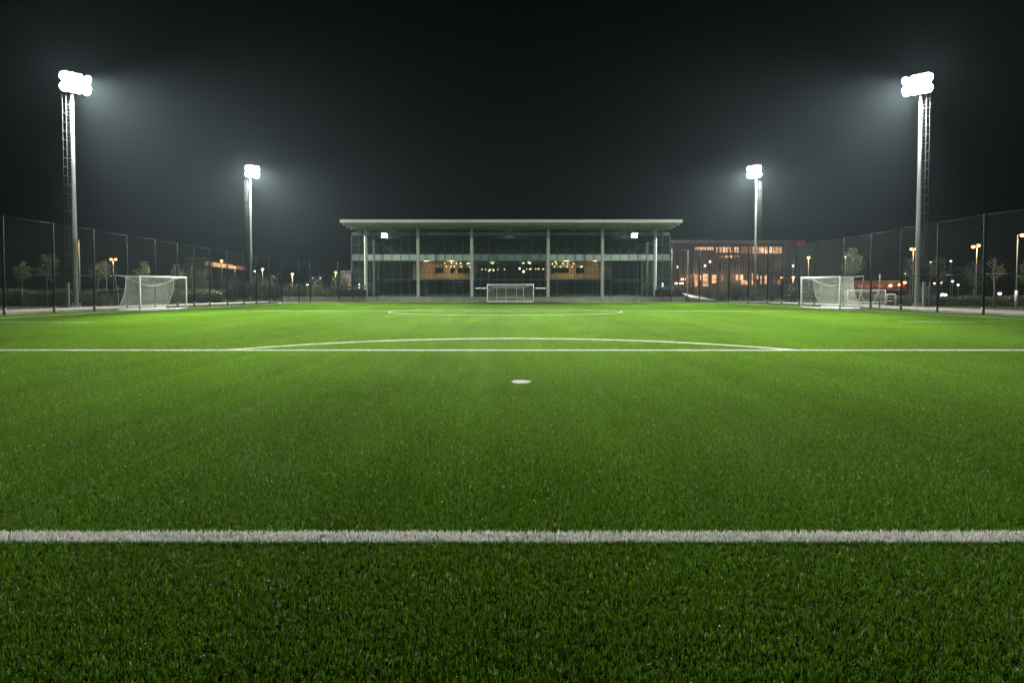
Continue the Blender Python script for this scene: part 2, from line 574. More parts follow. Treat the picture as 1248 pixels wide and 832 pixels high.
# blades ------------------------------------------------------------------------------------------
def blades(roots, h, w, lean, seed, hm=1.0):
    g = np.random.default_rng(seed)
    n = len(roots)
    az = g.uniform(0, 2 * PI, n)
    faz = g.uniform(0, 2 * PI, n)
    L = h * g.uniform(0.65, 1.2, n) * hm
    ln = np.abs(g.normal(0, lean, n)).clip(0, 1.15)
    wd = w * g.uniform(0.7, 1.25, n)
    dirx, diry = np.cos(az), np.sin(az)
    sx, sy = np.cos(faz) * wd / 2, np.sin(faz) * wd / 2
    x, y, z0 = roots[:, 0], roots[:, 1], np.full(n, -0.004)
    m = 0.55
    mx, my, mz = x + dirx * L * m * np.sin(ln * .7), y + diry * L * m * np.sin(ln * .7), L * m * np.cos(ln * .7)
    tx, ty, tz = mx + dirx * L * (1 - m) * np.sin(ln * 1.5), my + diry * L * (1 - m) * np.sin(ln * 1.5), mz + L * (1 - m) * np.cos(ln * 1.5)
    V = np.empty((n, 5, 3), np.float32)
    V[:, 0] = np.stack([x - sx, y - sy, z0], 1)
    V[:, 1] = np.stack([x + sx, y + sy, z0], 1)
    V[:, 2] = np.stack([mx + sx * .85, my + sy * .85, mz], 1)
    V[:, 3] = np.stack([mx - sx * .85, my - sy * .85, mz], 1)
    V[:, 4] = np.stack([tx, ty, tz], 1)
    base = (np.arange(n) * 5)[:, None]
    fc = (base + np.array([[0, 1, 2, 3, 3, 2, 4]])).ravel()
    lp = np.tile([4, 3], n)
    rnd = np.repeat(g.uniform(0, 1, n), 5)
    rt = np.repeat(np.stack([x, y, np.zeros(n)], 1), 5, axis=0)
    return V.reshape(-1, 3), lp, fc, {'rnd': ('FLOAT', rnd), 'root': ('FLOAT_VECTOR', rt)}


NV, DENS = 8, 25000
patches = []
for k in range(NV):
    g = np.random.default_rng(100 + k)
    # tufts: fibres come out of the backing in small bundles
    nt_ = DENS // 2
    c = g.uniform(-0.5, 0.5, (nt_, 2))
    rts = (np.repeat(c, 2, axis=0) + g.normal(0, 0.004, (nt_ * 2, 2)))
    cell = g.uniform(.7, 1.25, (60, 60))
    ci = ((rts + .52) / 1.04 * 59).clip(0, 59).astype(int)
    v, lp, fc, at = blades(rts, 0.029, 0.0026, 0.62, 200 + k, cell[ci[:, 0], ci[:, 1]])
    patches.append(fast_mesh('turf_tuft', v, lp, fc, M['grass'], at, link=False))

pts, idx = [], []
for yi in range(-3, 72):
    for xi in range(-32, 32):
        x, y = xi + 0.5, yi + 0.5
        if edge_l(y) - 0.1 < x < edge_r(y) + 0.1:
            pts.append((x, y, 0))
            idx.append(random.randrange(NV))
me = bpy.data.meshes.new('turf_grass')
me.from_pydata(pts, [], [])
a = me.attributes.new('variant', 'INT', 'POINT')
a.data.foreach_set('value', idx)
turf = bpy.data.objects.new('turf_grass', me)
col.objects.link(turf)
tag(turf, 'short green artificial turf fibres covering the floodlit pitch', 'grass', kind='stuff')
ng = bpy.data.node_groups.new('turf_scatter', 'GeometryNodeTree')
ng.interface.new_socket('Geometry', in_out='INPUT', socket_type='NodeSocketGeometry')
ng.interface.new_socket('Geometry', in_out='OUTPUT', socket_type='NodeSocketGeometry')
gi = ng.nodes.new('NodeGroupInput')
go = ng.nodes.new('NodeGroupOutput')
join = ng.nodes.new('GeometryNodeJoinGeometry')
for p_ in reversed(patches):
    oi = ng.nodes.new('GeometryNodeObjectInfo')
    oi.inputs['Object'].default_value = p_
    oi.inputs['As Instance'].default_value = True
    ng.links.new(oi.outputs['Geometry'], join.inputs[0])
iop = ng.nodes.new('GeometryNodeInstanceOnPoints')
iop.inputs['Pick Instance'].default_value = True
na = ng.nodes.new('GeometryNodeInputNamedAttribute')
na.data_type = 'INT'
na.inputs['Name'].default_value = 'variant'
ng.links.new(gi.outputs[0], iop.inputs['Points'])
ng.links.new(join.outputs[0], iop.inputs['Instance'])
ng.links.new(na.outputs['Attribute'], iop.inputs['Instance Index'])
ng.links.new(iop.outputs[0], go.inputs[0])
md = turf.modifiers.new('scatter', 'NODES')
md.node_group = ng


def stripe(name, path, width, dens, seed, h=0.040, w=0.0055):
    """white turf fibres along a path of (x, y) points"""
    g = np.random.default_rng(seed)
    path = np.array(path, float)
    seg = np.diff(path, axis=0)
    ln = np.hypot(seg[:, 0], seg[:, 1])
    n = int(ln.sum() * width * dens)
    which = g.choice(len(ln), n, p=ln / ln.sum())
    t = g.uniform(0, 1, n)[:, None]
    pos = path[which] + seg[which] * t
    nrm = np.stack([-seg[which, 1], seg[which, 0]], 1) / ln[which][:, None]
    pos = pos + nrm * g.uniform(-width / 2, width / 2, n)[:, None]
    wear = np.sin(pos[:, 0] * 2.3 + seed) * np.sin(pos[:, 0] * 0.71 + pos[:, 1] * 1.9) + g.normal(0, .55, n)
    pos = pos[wear < 1.05]
    v, lp, fc, at = blades(pos, h, w, 0.38, seed + 1)
    o = fast_mesh(name, v, lp, fc, M['grass_white'], {'rnd': at['rnd']})
    return tag(o, kind='structure')


stripe('goal_area_line', [(-30, L_NEAR), (30, L_NEAR)], 0.165, 11000, 1, 0.037, 0.0052)
stripe('penalty_area_line', [(edge_l(16) + .3, L_PEN), (edge_r(16) - .3, L_PEN)], 0.13, 9000, 3, 0.042)
th0 = math.acos((L_PEN - L_SPOT) / R_ARC)
stripe('penalty_arc', [(R_ARC * math.sin(t), L_SPOT + R_ARC * math.cos(t)) for t in np.linspace(-th0, th0, 60)], 0.13, 9000, 5, 0.042)
g = np.random.default_rng(9)
rr, aa = 0.15 * np.sqrt(g.uniform(0, 1, 1300)), g.uniform(0, 2 * PI, 1300)
rr = rr * (1 + .10 * np.sin(3 * aa + 1) + .07 * np.sin(7 * aa) + g.normal(0, .05, 1300))
v, lp, fc, at = blades(np.stack([SPOT_X + rr * np.cos(aa), L_SPOT + rr * np.sin(aa)], 1), 0.042, 0.006, 0.35, 10)
tag(fast_mesh('penalty_spot', v, lp, fc, M['grass_white'], {'rnd': at['rnd']}), kind='structure')
stripe('halfway_line', [(edge_l(L_HALF) + 2.6, L_HALF), (edge_r(L_HALF) - 3.2, L_HALF)], 0.13, 5000, 13, 0.040)
stripe('centre_circle', [(-0.95 + 7.8 * math.cos(t) + .5, 42.0 + 5.4 * math.sin(t)) for t in np.linspace(0, 2 * PI, 90)], 0.11, 6000, 15, 0.036, 0.006)
stripe('touchline', [(-27.6, 31.0), (-26.4, 42.0), (-24.3, 56), (-23.6, 64)], 0.14, 6500, 17, 0.042)
stripe('touchline', [(26.6, 31.0), (25.3, 41.0), (24.0, 54), (22.6, 63)], 0.14, 6500, 19, 0.042)
stripe('small_pitch_line', [(-24.5, 29.2), (-19.6, 29.0)], 0.09, 3500, 21)
stripe('small_pitch_line', [(18.4, 29.6), (23.6, 29.8)], 0.09, 3500, 23)
stripe('far_goal_line', [(-22.0, 70.2), (17.8, 70.2)], 0.13, 4500, 25)

# path, strips beside the pitch -------------------------------------------------------------------
Q = MB()
lp_ = [(-34.6, 20), (-34.0, 30), (-33.4, 38), (-32.4, 46), (-30.6, 56), (-28.6, 66), (-26.5, 73)]
rp_ = [(-39.5, 20), (-39.0, 30), (-38.4, 38), (-37.0, 46), (-34.6, 56), (-32.0, 66), (-29.5, 73)]
for (a, b) in zip(lp_, rp_):
    Q.v += [(a[0], a[1], 0.02), (b[0], b[1], 0.02)]
Q.f += [(2 * i, 2 * i + 2, 2 * i + 3, 2 * i + 1) for i in range(len(lp_) - 1)]
Q.smooth += [False] * (len(lp_) - 1)
tag(Q.build('gravel_path', M['gravel']), kind='structure')
Q = MB()
lp_ = [(31.6, 20), (31.4, 36), (30.8, 46), (30.2, 54), (29.2, 62), (26.6, 69), (20, 74)]
rp_ = [(37.0, 20), (36.4, 36), (35.6, 46), (34.2, 54), (32.6, 62), (29.6, 70), (22, 76)]
for (a, b) in zip(lp_, rp_):
    Q.v += [(a[0], a[1], 0.02), (b[0], b[1], 0.02)]
Q.f += [(2 * i, 2 * i + 1, 2 * i + 3, 2 * i + 2) for i in range(len(lp_) - 1)]
Q.smooth += [False] * (len(lp_) - 1)
tag(Q.build('gravel_path', M['gravel']), kind='structure')
K = MB()
for poly, s in ((FENCE_L, -1), (FENCE_R, 1)):
    for a, b in zip(poly, poly[1:]):
        p, q = Vector((a[0] + s * .55, a[1], 0)), Vector((b[0] + s * .55, b[1], 0))
        dv = (q - p)
        ang = math.atan2(dv.y, dv.x)
        K.box(((p + q) / 2 + Vector((0, 0, 0.05))), (dv.length + .01, 0.12, 0.16), Matrix.Rotation(ang, 3, 'Z'))
tag(K.build('kerb', M['concrete']), kind='structure')

# ramp up to the terrace on the right
rm = MB()
x0, x1 = WX(835, 75), WX(884, 70.5)
rm.add([(x0, 73.2, -.02), (x1, 70.2, -.02), (x1 + .6, 74.5, -.02), (x0 + .3, 78, -.02), (x0, 73.2, 0.55), (x1, 70.2, 0.06), (x1 + .6, 74.5, 0.06), (x0 + .3, 78, 1.05)],
       [(4, 5, 6, 7), (0, 1, 5, 4), (1, 2, 6, 5), (2, 3, 7, 6), (3, 0, 4, 7)])
tag(rm.build('concrete_ramp', M['concrete']), kind='structure')

# ------------------------------------------------------------------ low concrete wall before the building
wl = thing('low_wall', (0, 72.35, 0), 'long low grey concrete panel wall along the far edge of the pitch', 'wall')
px_edges = [343, 377, 412, 440, 502, 540, 562, 605, 640, 676, 738, 798, 835]
for a, b in zip(px_edges, px_edges[1:]):
    MB().bbox(WX(a, 72.3) + .025, WX(b, 72.3) - .025, 72.25, 72.45, 0.0, 0.52).build('wall_panel', M['concrete'], wl)
MB().bx(WX(343, 72.3), WX(835, 72.3), 72.22, 72.48, 0.525, 0.585).build('coping', M['concrete'], wl)

# ------------------------------------------------------------------ glass building
D = 82.0
bd = thing('glass_building', (0, D, 0), 'three storey glass pavilion with wide flat overhanging roof and pale columns', 'building')
XL, XR = WX(429, D), WX(816, D)
RXL, RXR = WX(415, 75.5), WX(831, 75.5)
DB = 99.0
zr0, zr1 = 9.50, 9.84
Z_G, Z_1, Z_S0, Z_S1, Z_C, Z_T = 0.42, WZ(340.5, D), WZ(318, D), WZ(310, D), WZ(287.2, D), WZ(283, D)
rf = MB().add([(RXL, 75.7, zr0), (RXR, 75.7, zr0), (RXR, DB + 1, 8.6), (RXL, DB + 1, 8.6), (RXL, 75.7, zr1), (RXR, 75.7, zr1), (RXR, DB + 1, 9.3), (RXL, DB + 1, 9.3)],
              [(0, 3, 2, 1), (4, 5, 6, 7), (1, 2, 6, 5), (2, 3, 7, 6), (3, 0, 4, 7), (0, 1, 5, 4)]).build('roof', M['soffit'], bd)
MB().bx(RXL - .03, RXR + .03, 75.5, 75.696, zr0 - 0.03, zr1 + 0.02).build('fascia', M['roof_metal'], rf)


def soff(y):
    return zr0 + (8.6 - zr0) * (y - 75.7) / (DB + 1 - 75.7)


for yy, hh in ((76.9, .16), (78.6, .18), (80.3, .18)):
    MB().bx(RXL + 0.02, RXR - .02, yy - .10, yy + .10, soff(yy) - hh, soff(yy) - .004).build('purlin', M['roof_metal'], rf)
CPX = [446.4, 509.8, 575.0, 668.0, 734.0, 798.0]
CD = 79.6
CX = [WX(p, CD) for p in CPX]
raf = sorted(CX + [(a + b) / 2 for a, b in zip(CX, CX[1:])])
for x in raf:
    r_ = MB()
    y0, y1 = 76.0, D - .15
    zz0, zz1 = soff(y0) - .004, soff(y1) - .004
    r_.add([(x - .06, y0, zz0 - .10), (x + .06, y0, zz0 - .10), (x + .06, y1, zz1 - .42), (x - .06, y1, zz1 - .42),
            (x - .06, y0, zz0), (x + .06, y0, zz0), (x + .06, y1, zz1), (x - .06, y1, zz1)],
           [(0, 3, 2, 1), (4, 5, 6, 7), (1, 2, 6, 5), (2, 3, 7, 6), (3, 0, 4, 7), (0, 1, 5, 4)])
    r_.build('rafter', M['roof_metal'], rf)
for x in CX:
    MB().tube([(x, CD, 0), (x, CD, 0.1), (x, CD, soff(CD) - .55), (x, CD, soff(CD) - .30)], [0.26, 0.21, 0.21, 0.14], 16).build('column', M['col_paint'], bd)

# facade bays -------------------------------------------------------------------------------------
BX = [XL] + [WX(p, D) for p in CPX] + [XR]
for bi in range(7):
    xa, xb = BX[bi], BX[bi + 1]
    n = max(2, round((xb - xa) / 1.14))
    wing = bi in (0, 6)
    for row, (z0, z1, mat) in enumerate(((Z_G, Z_1, 'glass'), (Z_1, Z_S0, 'glass'), (Z_S1, Z_C, 'glass'), (Z_C, Z_T, 'glass_frost'))):
        w = MB().bx(xa + .06, xb - .06, D, D + .02, z0 + .03, z1 - .03).build('window', M[mat], bd)
        m = MB()
        for k in range(n + 1):
            x = xa + (xb - xa) * k / n
            x = min(max(x, xa + .03), xb - .03)
            m.bx(x - .018, x + .018, D - .05, D + .07, z0 + .031, z1 - .031)
        m.bx(xa + .001, xb - .001, D - .055, D + .075, z0 - .029, z0 + .03)
        if row == 2:
            zm = z0 + (z1 - z0) * .52
            m.bx(xa + .061, xb - .061, D - .04, D + .06, zm - .02, zm + .02)
        m.build('mullion', M['mullion'] if row != 3 else M['dark_frame'], w)
    sp = MB()
    ns = n
    for k in range(ns):
        u0, u1 = xa + (xb - xa) * k / ns, xa + (xb - xa) * (k + 1) / ns
        sp.bx(u0 + .045, u1 - .045, D - .03, D + .05, Z_S0 + .05, Z_S1 - .04)
    so = sp.build('spandrel_panel', M['spandrel_dim'] if bi in (0, 3, 6) else M['spandrel'], bd)
    MB().bx(xa, xb, D + .06, D + .12, Z_S0 + .031, Z_S1 - .031).build('backing', M['dark_frame'], so)
# shell and interior
MB().bx(XL, XR, DB, DB + .2, 0, 8.6).build('back_wall', M['dark_wall'], bd)
for x, s in ((XL, -1), (XR, 1)):
    MB().bx(x - .15 if s < 0 else x + .002, x - .002 if s < 0 else x + .15, D + .1, DB, 0, 8.55).build('side_wall', M['dark_wall'], bd)
MB().bx(XL + .01, XR - .01, D - 2.6, DB - .01, 0, 0.40).build('plinth', M['concrete'], bd)
for z0, z1 in ((Z_1 - .26, Z_1 - .032), (Z_S0 + .06, Z_S1 - .05)):
    MB().bx(XL + .02, XR - .02, D + .14, DB - .02, z0, z1).build('floor_slab', M['int_floor'], bd)
# timber clad rooms on the first floor
for (pa, pb, wins, dep) in ((503, 582, ((529.5, 541.5), (549, 555), (557, 573)), 86.5), (664, 745, ((671, 694), (701, 713)), 86.5)):
    xa, xb = WX(pa, dep), WX(pb, dep)
    zs0, zs1 = Z_1 + .0, Z_S0
    zw0, zw1 = WZ(333.4, dep), WZ(325.6, dep)
    MB().bx(xa, xb, dep - .12, dep - .002, zs0, zw0 - .05).build('timber_parapet', M['timber_pale'], bd)
    up = MB().bx(xa, xb, dep, dep + .12, zw1, zs1)
    t_ = up.build('timber_wall', M['timber_dark'], bd)
    e = [xa] + [WX(q, dep) for wn in wins for q in wn] + [xb]
    for k in range(0, len(e), 2):
        MB().bx(e[k], e[k + 1], dep + .002, dep + .118, zw0 - .05, zw1).build('pilaster', M['timber'], t_)
    for wn in wins:
        f_ = MB()
        u0, u1 = WX(wn[0], dep), WX(wn[1], dep)
        f_.bx(u0, u0 + .07, dep - .03, dep + .1, zw0, zw1).bx(u1 - .07, u1, dep - .03, dep + .1, zw0, zw1)
        f_.bx(u0 + .07, u1 - .07, dep - .03, dep + .1, zw1 - .07, zw1).bx(u0 + .07, u1 - .07, dep - .03, dep + .1, zw0, zw0 + .07)
        f_.build('window_frame', M['col_paint'], t_)
    sb = MB().bx(xa + .1, xb - .1, dep - .6, dep - .01, zs1 - .55, zs1 - .47)
    sb.build('timber_shelf', M['timber'], bd)
# interior posts and doors
for p_, dd in ((461, 84), (519, 84), (743, 84), (450.5, 83), (783, 84), (794.5, 83)):
    MB().tube([(WX(p_, dd), dd, .401), (WX(p_, dd), dd, Z_1 - .265 if p_ in (519, 743) else Z_S0)], .14 if p_ in (461, 519, 743, 783) else .09, 12).build('interior_post', M['col_paint'], bd)
MB().bx(WX(740, 83.0), WX(744.5, 83.0), 82.9, 83.1, Z_1 + .03, WZ(329, 83)).build('balustrade_panel', M['spandrel'], bd)
MB().bx(WX(733, 83.4), WX(744.5, 83.4), 83.3, 83.36, Z_1 + .03, WZ(333, 83.4)).build('balustrade_panel', M['tan_wall'], bd)
# gallery balustrade in the middle bay
MB().bx(WX(578, 85), WX(664, 85), 85, 85.04, Z_1 + .03, Z_1 + .9).build('balustrade_panel', M['dark_frame'], bd)
# furniture silhouettes on the ground floor: white seats and tables near the glass
for (px_, pyt, w_) in ((553, 356, 1.0), (560, 354, 1.2), (567, 357, .9), (482, 352, .45), (684, 353, .5), (691, 356, .35)):
    x = WX(px_, 84)
    t = thing('cafe_table', (x, 84, .401), 'small pale table or seat just inside the ground floor glass', 'table', 'pale furniture inside the ground floor')
    zt = WZ(pyt, 84)
    MB().bbox(x - w_ / 2, x + w_ / 2, 83.7, 84.3, zt - .05, zt, .03).build('tabletop', M['col_paint'], t)
    for sx in (-1, 1):
        MB().tube([(x + sx * w_ * .4, 84, .401), (x + sx * w_ * .4, 84, zt - .051)], .025, 6).build('leg', M['galv_dark'], t)


def point(name, loc, power, color, radius=0.15):
    l = bpy.data.lights.new(name, 'POINT')
    l.energy = power
    l.color = color
    l.shadow_soft_size = radius
    o = bpy.data.objects.new(name, l)
    o.location = loc
    col.objects.link(o)
    return o


# pendant lamps inside
for i, (px_, py_, dd, r_) in enumerate(((600, 320, 89, .19), (637.7, 320, 89, .2), (645.5, 319.8, 90, .23), (633.3, 327.3, 88, .16), (638, 331, 88.5, .2), (596, 330, 91, .14),
                                        (677, 318.9, 85, .14), (601.5, 329.5, 91, .13), (636, 337, 88, .16), (640.5, 338, 88, .14), (570, 315.3 + 6, 86, .13), (709, 325, 85.6, .12))):
    c = W(px_, py_, dd)
    t = thing('pendant_lamp', c, 'small lit white lamp hanging on the first floor behind the glass', 'lamp', 'lamps hanging inside the glass building')
    MB().lathe(c, [(r_ * math.sin(a), -r_ * math.cos(a)) for a in np.linspace(0.15, PI - .15, 8)], 12).build('globe', M['pend'], t)
    MB().tube([c + Vector((0, 0, r_ * .95)), Vector((c.x, c.y, Z_S0 + .05))], .012, 5).build('cord', M['lamp_black'], t)
# rows of warm ceiling lights
for (pa, pb, py_, dd) in ((580, 616, 328, 92), (640, 663, 327.5, 92), (539, 573, 320.4, 86), (538, 573, 324.3, 86.2), (671, 702, 321, 85.8), (671, 710, 324.6, 86.2)):
    c = W((pa + pb) / 2, py_, dd)
    t = thing('ceiling_light', c, 'row of warm spotlights under the first floor ceiling, %s' % {580: "left of middle bay", 640: 'right of middle bay', 539: 'upper row of left timber room', 538: 'lower row of left timber room', 671: '%s row of right timber room' % ('upper' if py_ < 322 else 'lower')}[pa], 'light', 'warm light rows inside the glass building')
    xa, xb = WX(pa, dd), WX(pb, dd)
    MB().bx(xa, xb, dd - .05, dd + .05, c.z + .03, c.z + .09).build('track', M['lamp_black'], t)
    for k in range(7 if dd > 90 else 5):
        x = xa + (xb - xa) * (k + .5 + random.uniform(-.42, .42)) / (7 if dd > 90 else 5)
        MB().tube([(x, dd, c.z + .03), (x, dd - .06, c.z - .06 - .05 * random.random())], [.05, random.uniform(.06, .13)], 8).build('spotlight', M['warm_lamp'], t)
for i, (pa, pb) in enumerate(((579, 592), (652, 664))):
    c = W((pa + pb) / 2, 351, 86)
    t = thing('strip_light', c, 'short white strip light on the ground floor %s of the far goal' % ('left', 'right')[i], 'light')
    xa, xb = WX(pa, 86), WX(pb, 86)
    MB().bx(xa, xb, 85.9, 86.0, c.z + .04, c.z + .1).build('housing', M['lamp_black'], t)
    for k in range(4):
        x = xa + (xb - xa) * (k + .5) / 4
        w_ = (.12, .22, .08, .26)[k]
        MB().bx(x - w_, x + w_, 85.86, 85.94, c.z - .08, c.z + .038).build('tube', M['globe'], t)
for (px_, pw, c_) in ((520, 240, (1, .58, .30)), (550, 340, (1, .58, .30)), (600, 170, (1, .62, .36)), (645, 170, (1, .62, .36)), (690, 340, (1, .58, .30)), (725, 170, (1, .58, .3))):
    point('room_fill', W(px_, 321.5, 84.6 if px_ not in (600, 645) else 90), pw, c_, .3)  # unseen warm points lifting the glow of the first floor lamps
for px_ in (470, 560, 680, 770):
    point('room_fill', W(px_, 346, 91), 22, (.8, 1.0, .9), .4)  # added cool fill for the dark ground floor, no fitting there
for px_ in (475, 620, 760):
    point('room_fill', W(px_, 298, 91), 26, (.8, 1.0, .92), .4)  # added cool fill for the top floor, no fitting there

# lamps beside the end columns
for i, (px_, py_) in enumerate(((438, 348.3), (807.5, 347.3))):
    c = W(px_, py_, 80.5)
    t = thing('wall_lamp', c, 'small white twin lamp on the dark wall %s' % ('beyond the left end column', 'beyond the right end column'), 'lamp') if False else \
        thing('wall_lamp', c, 'small white twin lamp on a post beyond the %s end column of the glass building' % ('left', 'right')[i], 'lamp')
    MB().tube([(c.x, c.y + .12, .35), (c.x, c.y + .12, c.z + .3)], .05, 8).build('post', M['lamp_black'], t)
    for dz, r_ in ((.17, .10 + .0 * i), (-.14, .15 if i == 0 else .12)):
        MB().lathe(c + Vector((0, 0, dz)), [(r_ * math.sin(a), -r_ * math.cos(a)) for a in np.linspace(0.15, PI - .15, 7)], 10).build('lens', M['globe'], t)


# ------------------------------------------------------------------ floodlight masts
def spot(name, loc, target, power, half, blend, color, radius=.35):
    l = bpy.data.lights.new(name, 'SPOT')
    l.energy = power
    l.spot_size = R(half * 2)
    l.spot_blend = blend
    l.color = color
    l.shadow_soft_size = radius
    o = bpy.data.objects.new(name, l)
    o.location = loc
    o.rotation_euler = (Vector(target) - Vector(loc)).to_track_quat('-Z', 'Y').to_euler()
    col.objects.link(o)
    return o


LIGHT_C = (0.97, 1.0, 0.93)


def mast(x, y, zl, side, aim, label, targets, r0=.20, arm=.74):
    """side: +1 ladder on the +X side, -1 on the -X side; aim: point the head faces"""
    t = thing('floodlight_mast', (x, y, 0), label, 'floodlight', 'floodlight masts around the pitch')
    ztop = zl + .75
    MB().tube([(x, y, 0.05), (x, y, 6), (x, y, 12), (x, y, ztop)], [r0, r0 * .85, r0 * .7, r0 * .5], 18).build('pole', M['galv'], t)
    fl = MB().lathe((x, y, 0), [(r0 * 2.0, 0), (r0 * 2.0, .05)], 18)
    for k in range(6):
        w = k * PI / 3
        fl.box((x + math.cos(w) * r0 * 1.35, y + math.sin(w) * r0 * 1.35, .2), (.02, r0 * .6, .3), Matrix.Rotation(w + PI / 2, 3, 'Z'))
    fl.build('base_plate', M['galv'], t)
    # caged ladder
    lx = x + side * .48
    lad = MB()
    z0, z1 = 3.6, ztop - .6
    for dy in (-.21, .21):
        lad.tube([(lx - side * .12, y + dy, z0), (lx - side * .12, y + dy, z1)], .022, 6)
        lad.tube([(lx + side * .20, y + dy, z0), (lx + side * .20, y + dy, z1)], .018, 6)
    z = z0
    while z < z1:
        lad.tube([(lx - side * .12, y - .21, z), (lx - side * .12, y + .21, z)], .016, 5)
        z += .3
    ladder = lad.build('ladder', M['galv_dark'], t)
    cg = MB()
    z = z0
    while z < z1:
        cg.tube([(lx - side * .12, y - .21, z), (lx + side * .1, y - .3, z), (lx + side * .24, y, z + .02), (lx + side * .1, y + .3, z), (lx - side * .12, y + .21, z)], .017, 5, smooth=False)
        if int((z - z0) / .75) % 3 == 0:
            cg.tube([(x + side * r0 * .6, y, z), (lx - side * .12, y - .21, z)], .02, 5)
            cg.tube([(x + side * r0 * .6, y, z), (lx - side * .12, y + .21, z)], .02, 5)
        z += .75
    cg.build('safety_cage', M['galv_dark'], ladder)
    # head
    a = Vector(aim) - Vector((x, y, zl))
    az = Vector((a.x, a.y, 0)).normalized()
    pr = Vector((-az.y, az.x, 0))
    hd = MB()
    c = Vector((x, y, zl))
    for dz in (-.55, .55):
        hd.tube([c + pr * -arm + Vector((0, 0, dz)) + az * .25, c + pr * arm + Vector((0, 0, dz)) + az * .25], .06, 8)
        hd.tube([c + Vector((0, 0, dz)), c + Vector((0, 0, dz)) + az * .25], .07, 8)
    for sgn in (-1, 1):
        hd.tube([c + pr * (sgn * arm * .55) + Vector((0, 0, -.55)) + az * .25, c + pr * (sgn * arm * .55) + Vector((0, 0, .55)) + az * .25], .04, 6)
    hd.build('head_frame', M['galv'], t)
    k = 0
    for dz in (-.43, .43):
        for u in (-.72, -.14, .44, 1.22):
            u *= -side
            p = c + pr * (u * arm) + az * .45 + Vector((0, 0, dz + .05))
            tg = Vector(targets[k % len(targets)])
            k += 1
            ax = (tg - p).normalized()
            ax = (ax + Vector((0, 0, .10))).normalized()
            b = MB().lathe(p, [(.10, -.34), (.17, -.28), (.20, -.12), (.41, .12), (.425, .15)], 16, ax)
            b.tube([p - Vector((0, 0, .1)) - ax * .15, c + pr * (u * arm) + az * .25 + Vector((0, 0, dz))], .04, 6)
            h = b.build('floodlight', M['lamp_black'], t)
            MB().lathe(p + ax * .152, [(.40, 0), (.39, .03), (.25, .06), (.05, .07)], 16, ax).build('lens', M['flood_lens'], h)
    return t


PW = 14.5
ML, MRr = (-37.2, 53.2, 18.8), (35.2, 54.2, 19.0)
SL, SR = (-37.6, 90.0, 18.2), (34.3, 88.0, 17.8)
BL_, BR_ = (-42.6, -45.0, 19.0), (41.0, -45.0, 19.0)
mast(*ML, -1, (-6, 20, 0), 'tall floodlight mast with its ladder at the left edge, hedge behind it',
     [(-8, 22, 0), (2, 30, 0), (4, 42, 0), (-4, 52, 0)])
mast(*MRr, 1, (6, 20, 0), 'tall floodlight mast standing beside the right goal, outside the fence',
     [(8, 22, 0), (-2, 30, 0), (-4, 42, 0), (4, 52, 0)])
mast(*SL, -1, (0, 45, 0), 'floodlight mast beyond the far left corner, left of the glass building',
     [(-10, 45, 0), (0, 48, 0), (4, 58, 0), (-4, 60, 0)], .20, .58)
mast(*SR, 1, (0, 45, 0), 'floodlight mast beyond the far right corner, before the lit long building',
     [(10, 45, 0), (0, 48, 0), (-4, 58, 0), (4, 60, 0)], .20, .58)
mast(*BL_, -1, (0, 30, 0), 'floodlight mast behind the near end, reflected left in the glass building',
     [(0, 60, 0), (0, 75, 3)])
mast(*BR_, 1, (0, 30, 0), 'floodlight mast behind the near end, reflected right in the glass building',
     [(0, 60, 0), (0, 75, 3)])
for (mx, my, mz), s in ((ML, -1), (MRr, 1)):
    c = Vector((mx - s * 0.6, my - .3, mz))
    spot('flood_beam', c, (s * 4, 46, 0), 12000 * PW, 25, .75, LIGHT_C)
    spot('flood_beam', c + Vector((0, 0, .4)), (s * 8, 31.5, 0), 100000 * PW, 21.5, .8, LIGHT_C)
    spot('flood_beam', c + Vector((0, .3, -.4)), (s * 8, 62, 0), 20000 * PW, 24, .75, LIGHT_C)
for (mx, my, mz), s in ((SL, -1), (SR, 1)):
    c = Vector((mx - s * 0.5, my - .5, mz))
    spot('flood_beam', c, (s * 8, 62, 0), 20000 * PW, 24, .75, LIGHT_C)
    spot('flood_beam', c + Vector((0, 0, .4)), (s * 22, 52, 0), 27000 * PW, 24, .8, LIGHT_C)
for (mx, my, mz), s in ((BL_, -1), (BR_, 1)):
    spot('flood_beam', (mx - s * .5, my + .6, mz), (s * 6, 74, 3), 2300 * PW, 15, .8, LIGHT_C)


for (mx, my, mz), s in ((ML, -1), (MRr, 1), (SL, -1), (SR, 1)):
    point('flood_spill', (mx - s * 1.0, my - 1.15, mz), 20000, LIGHT_C, .5)


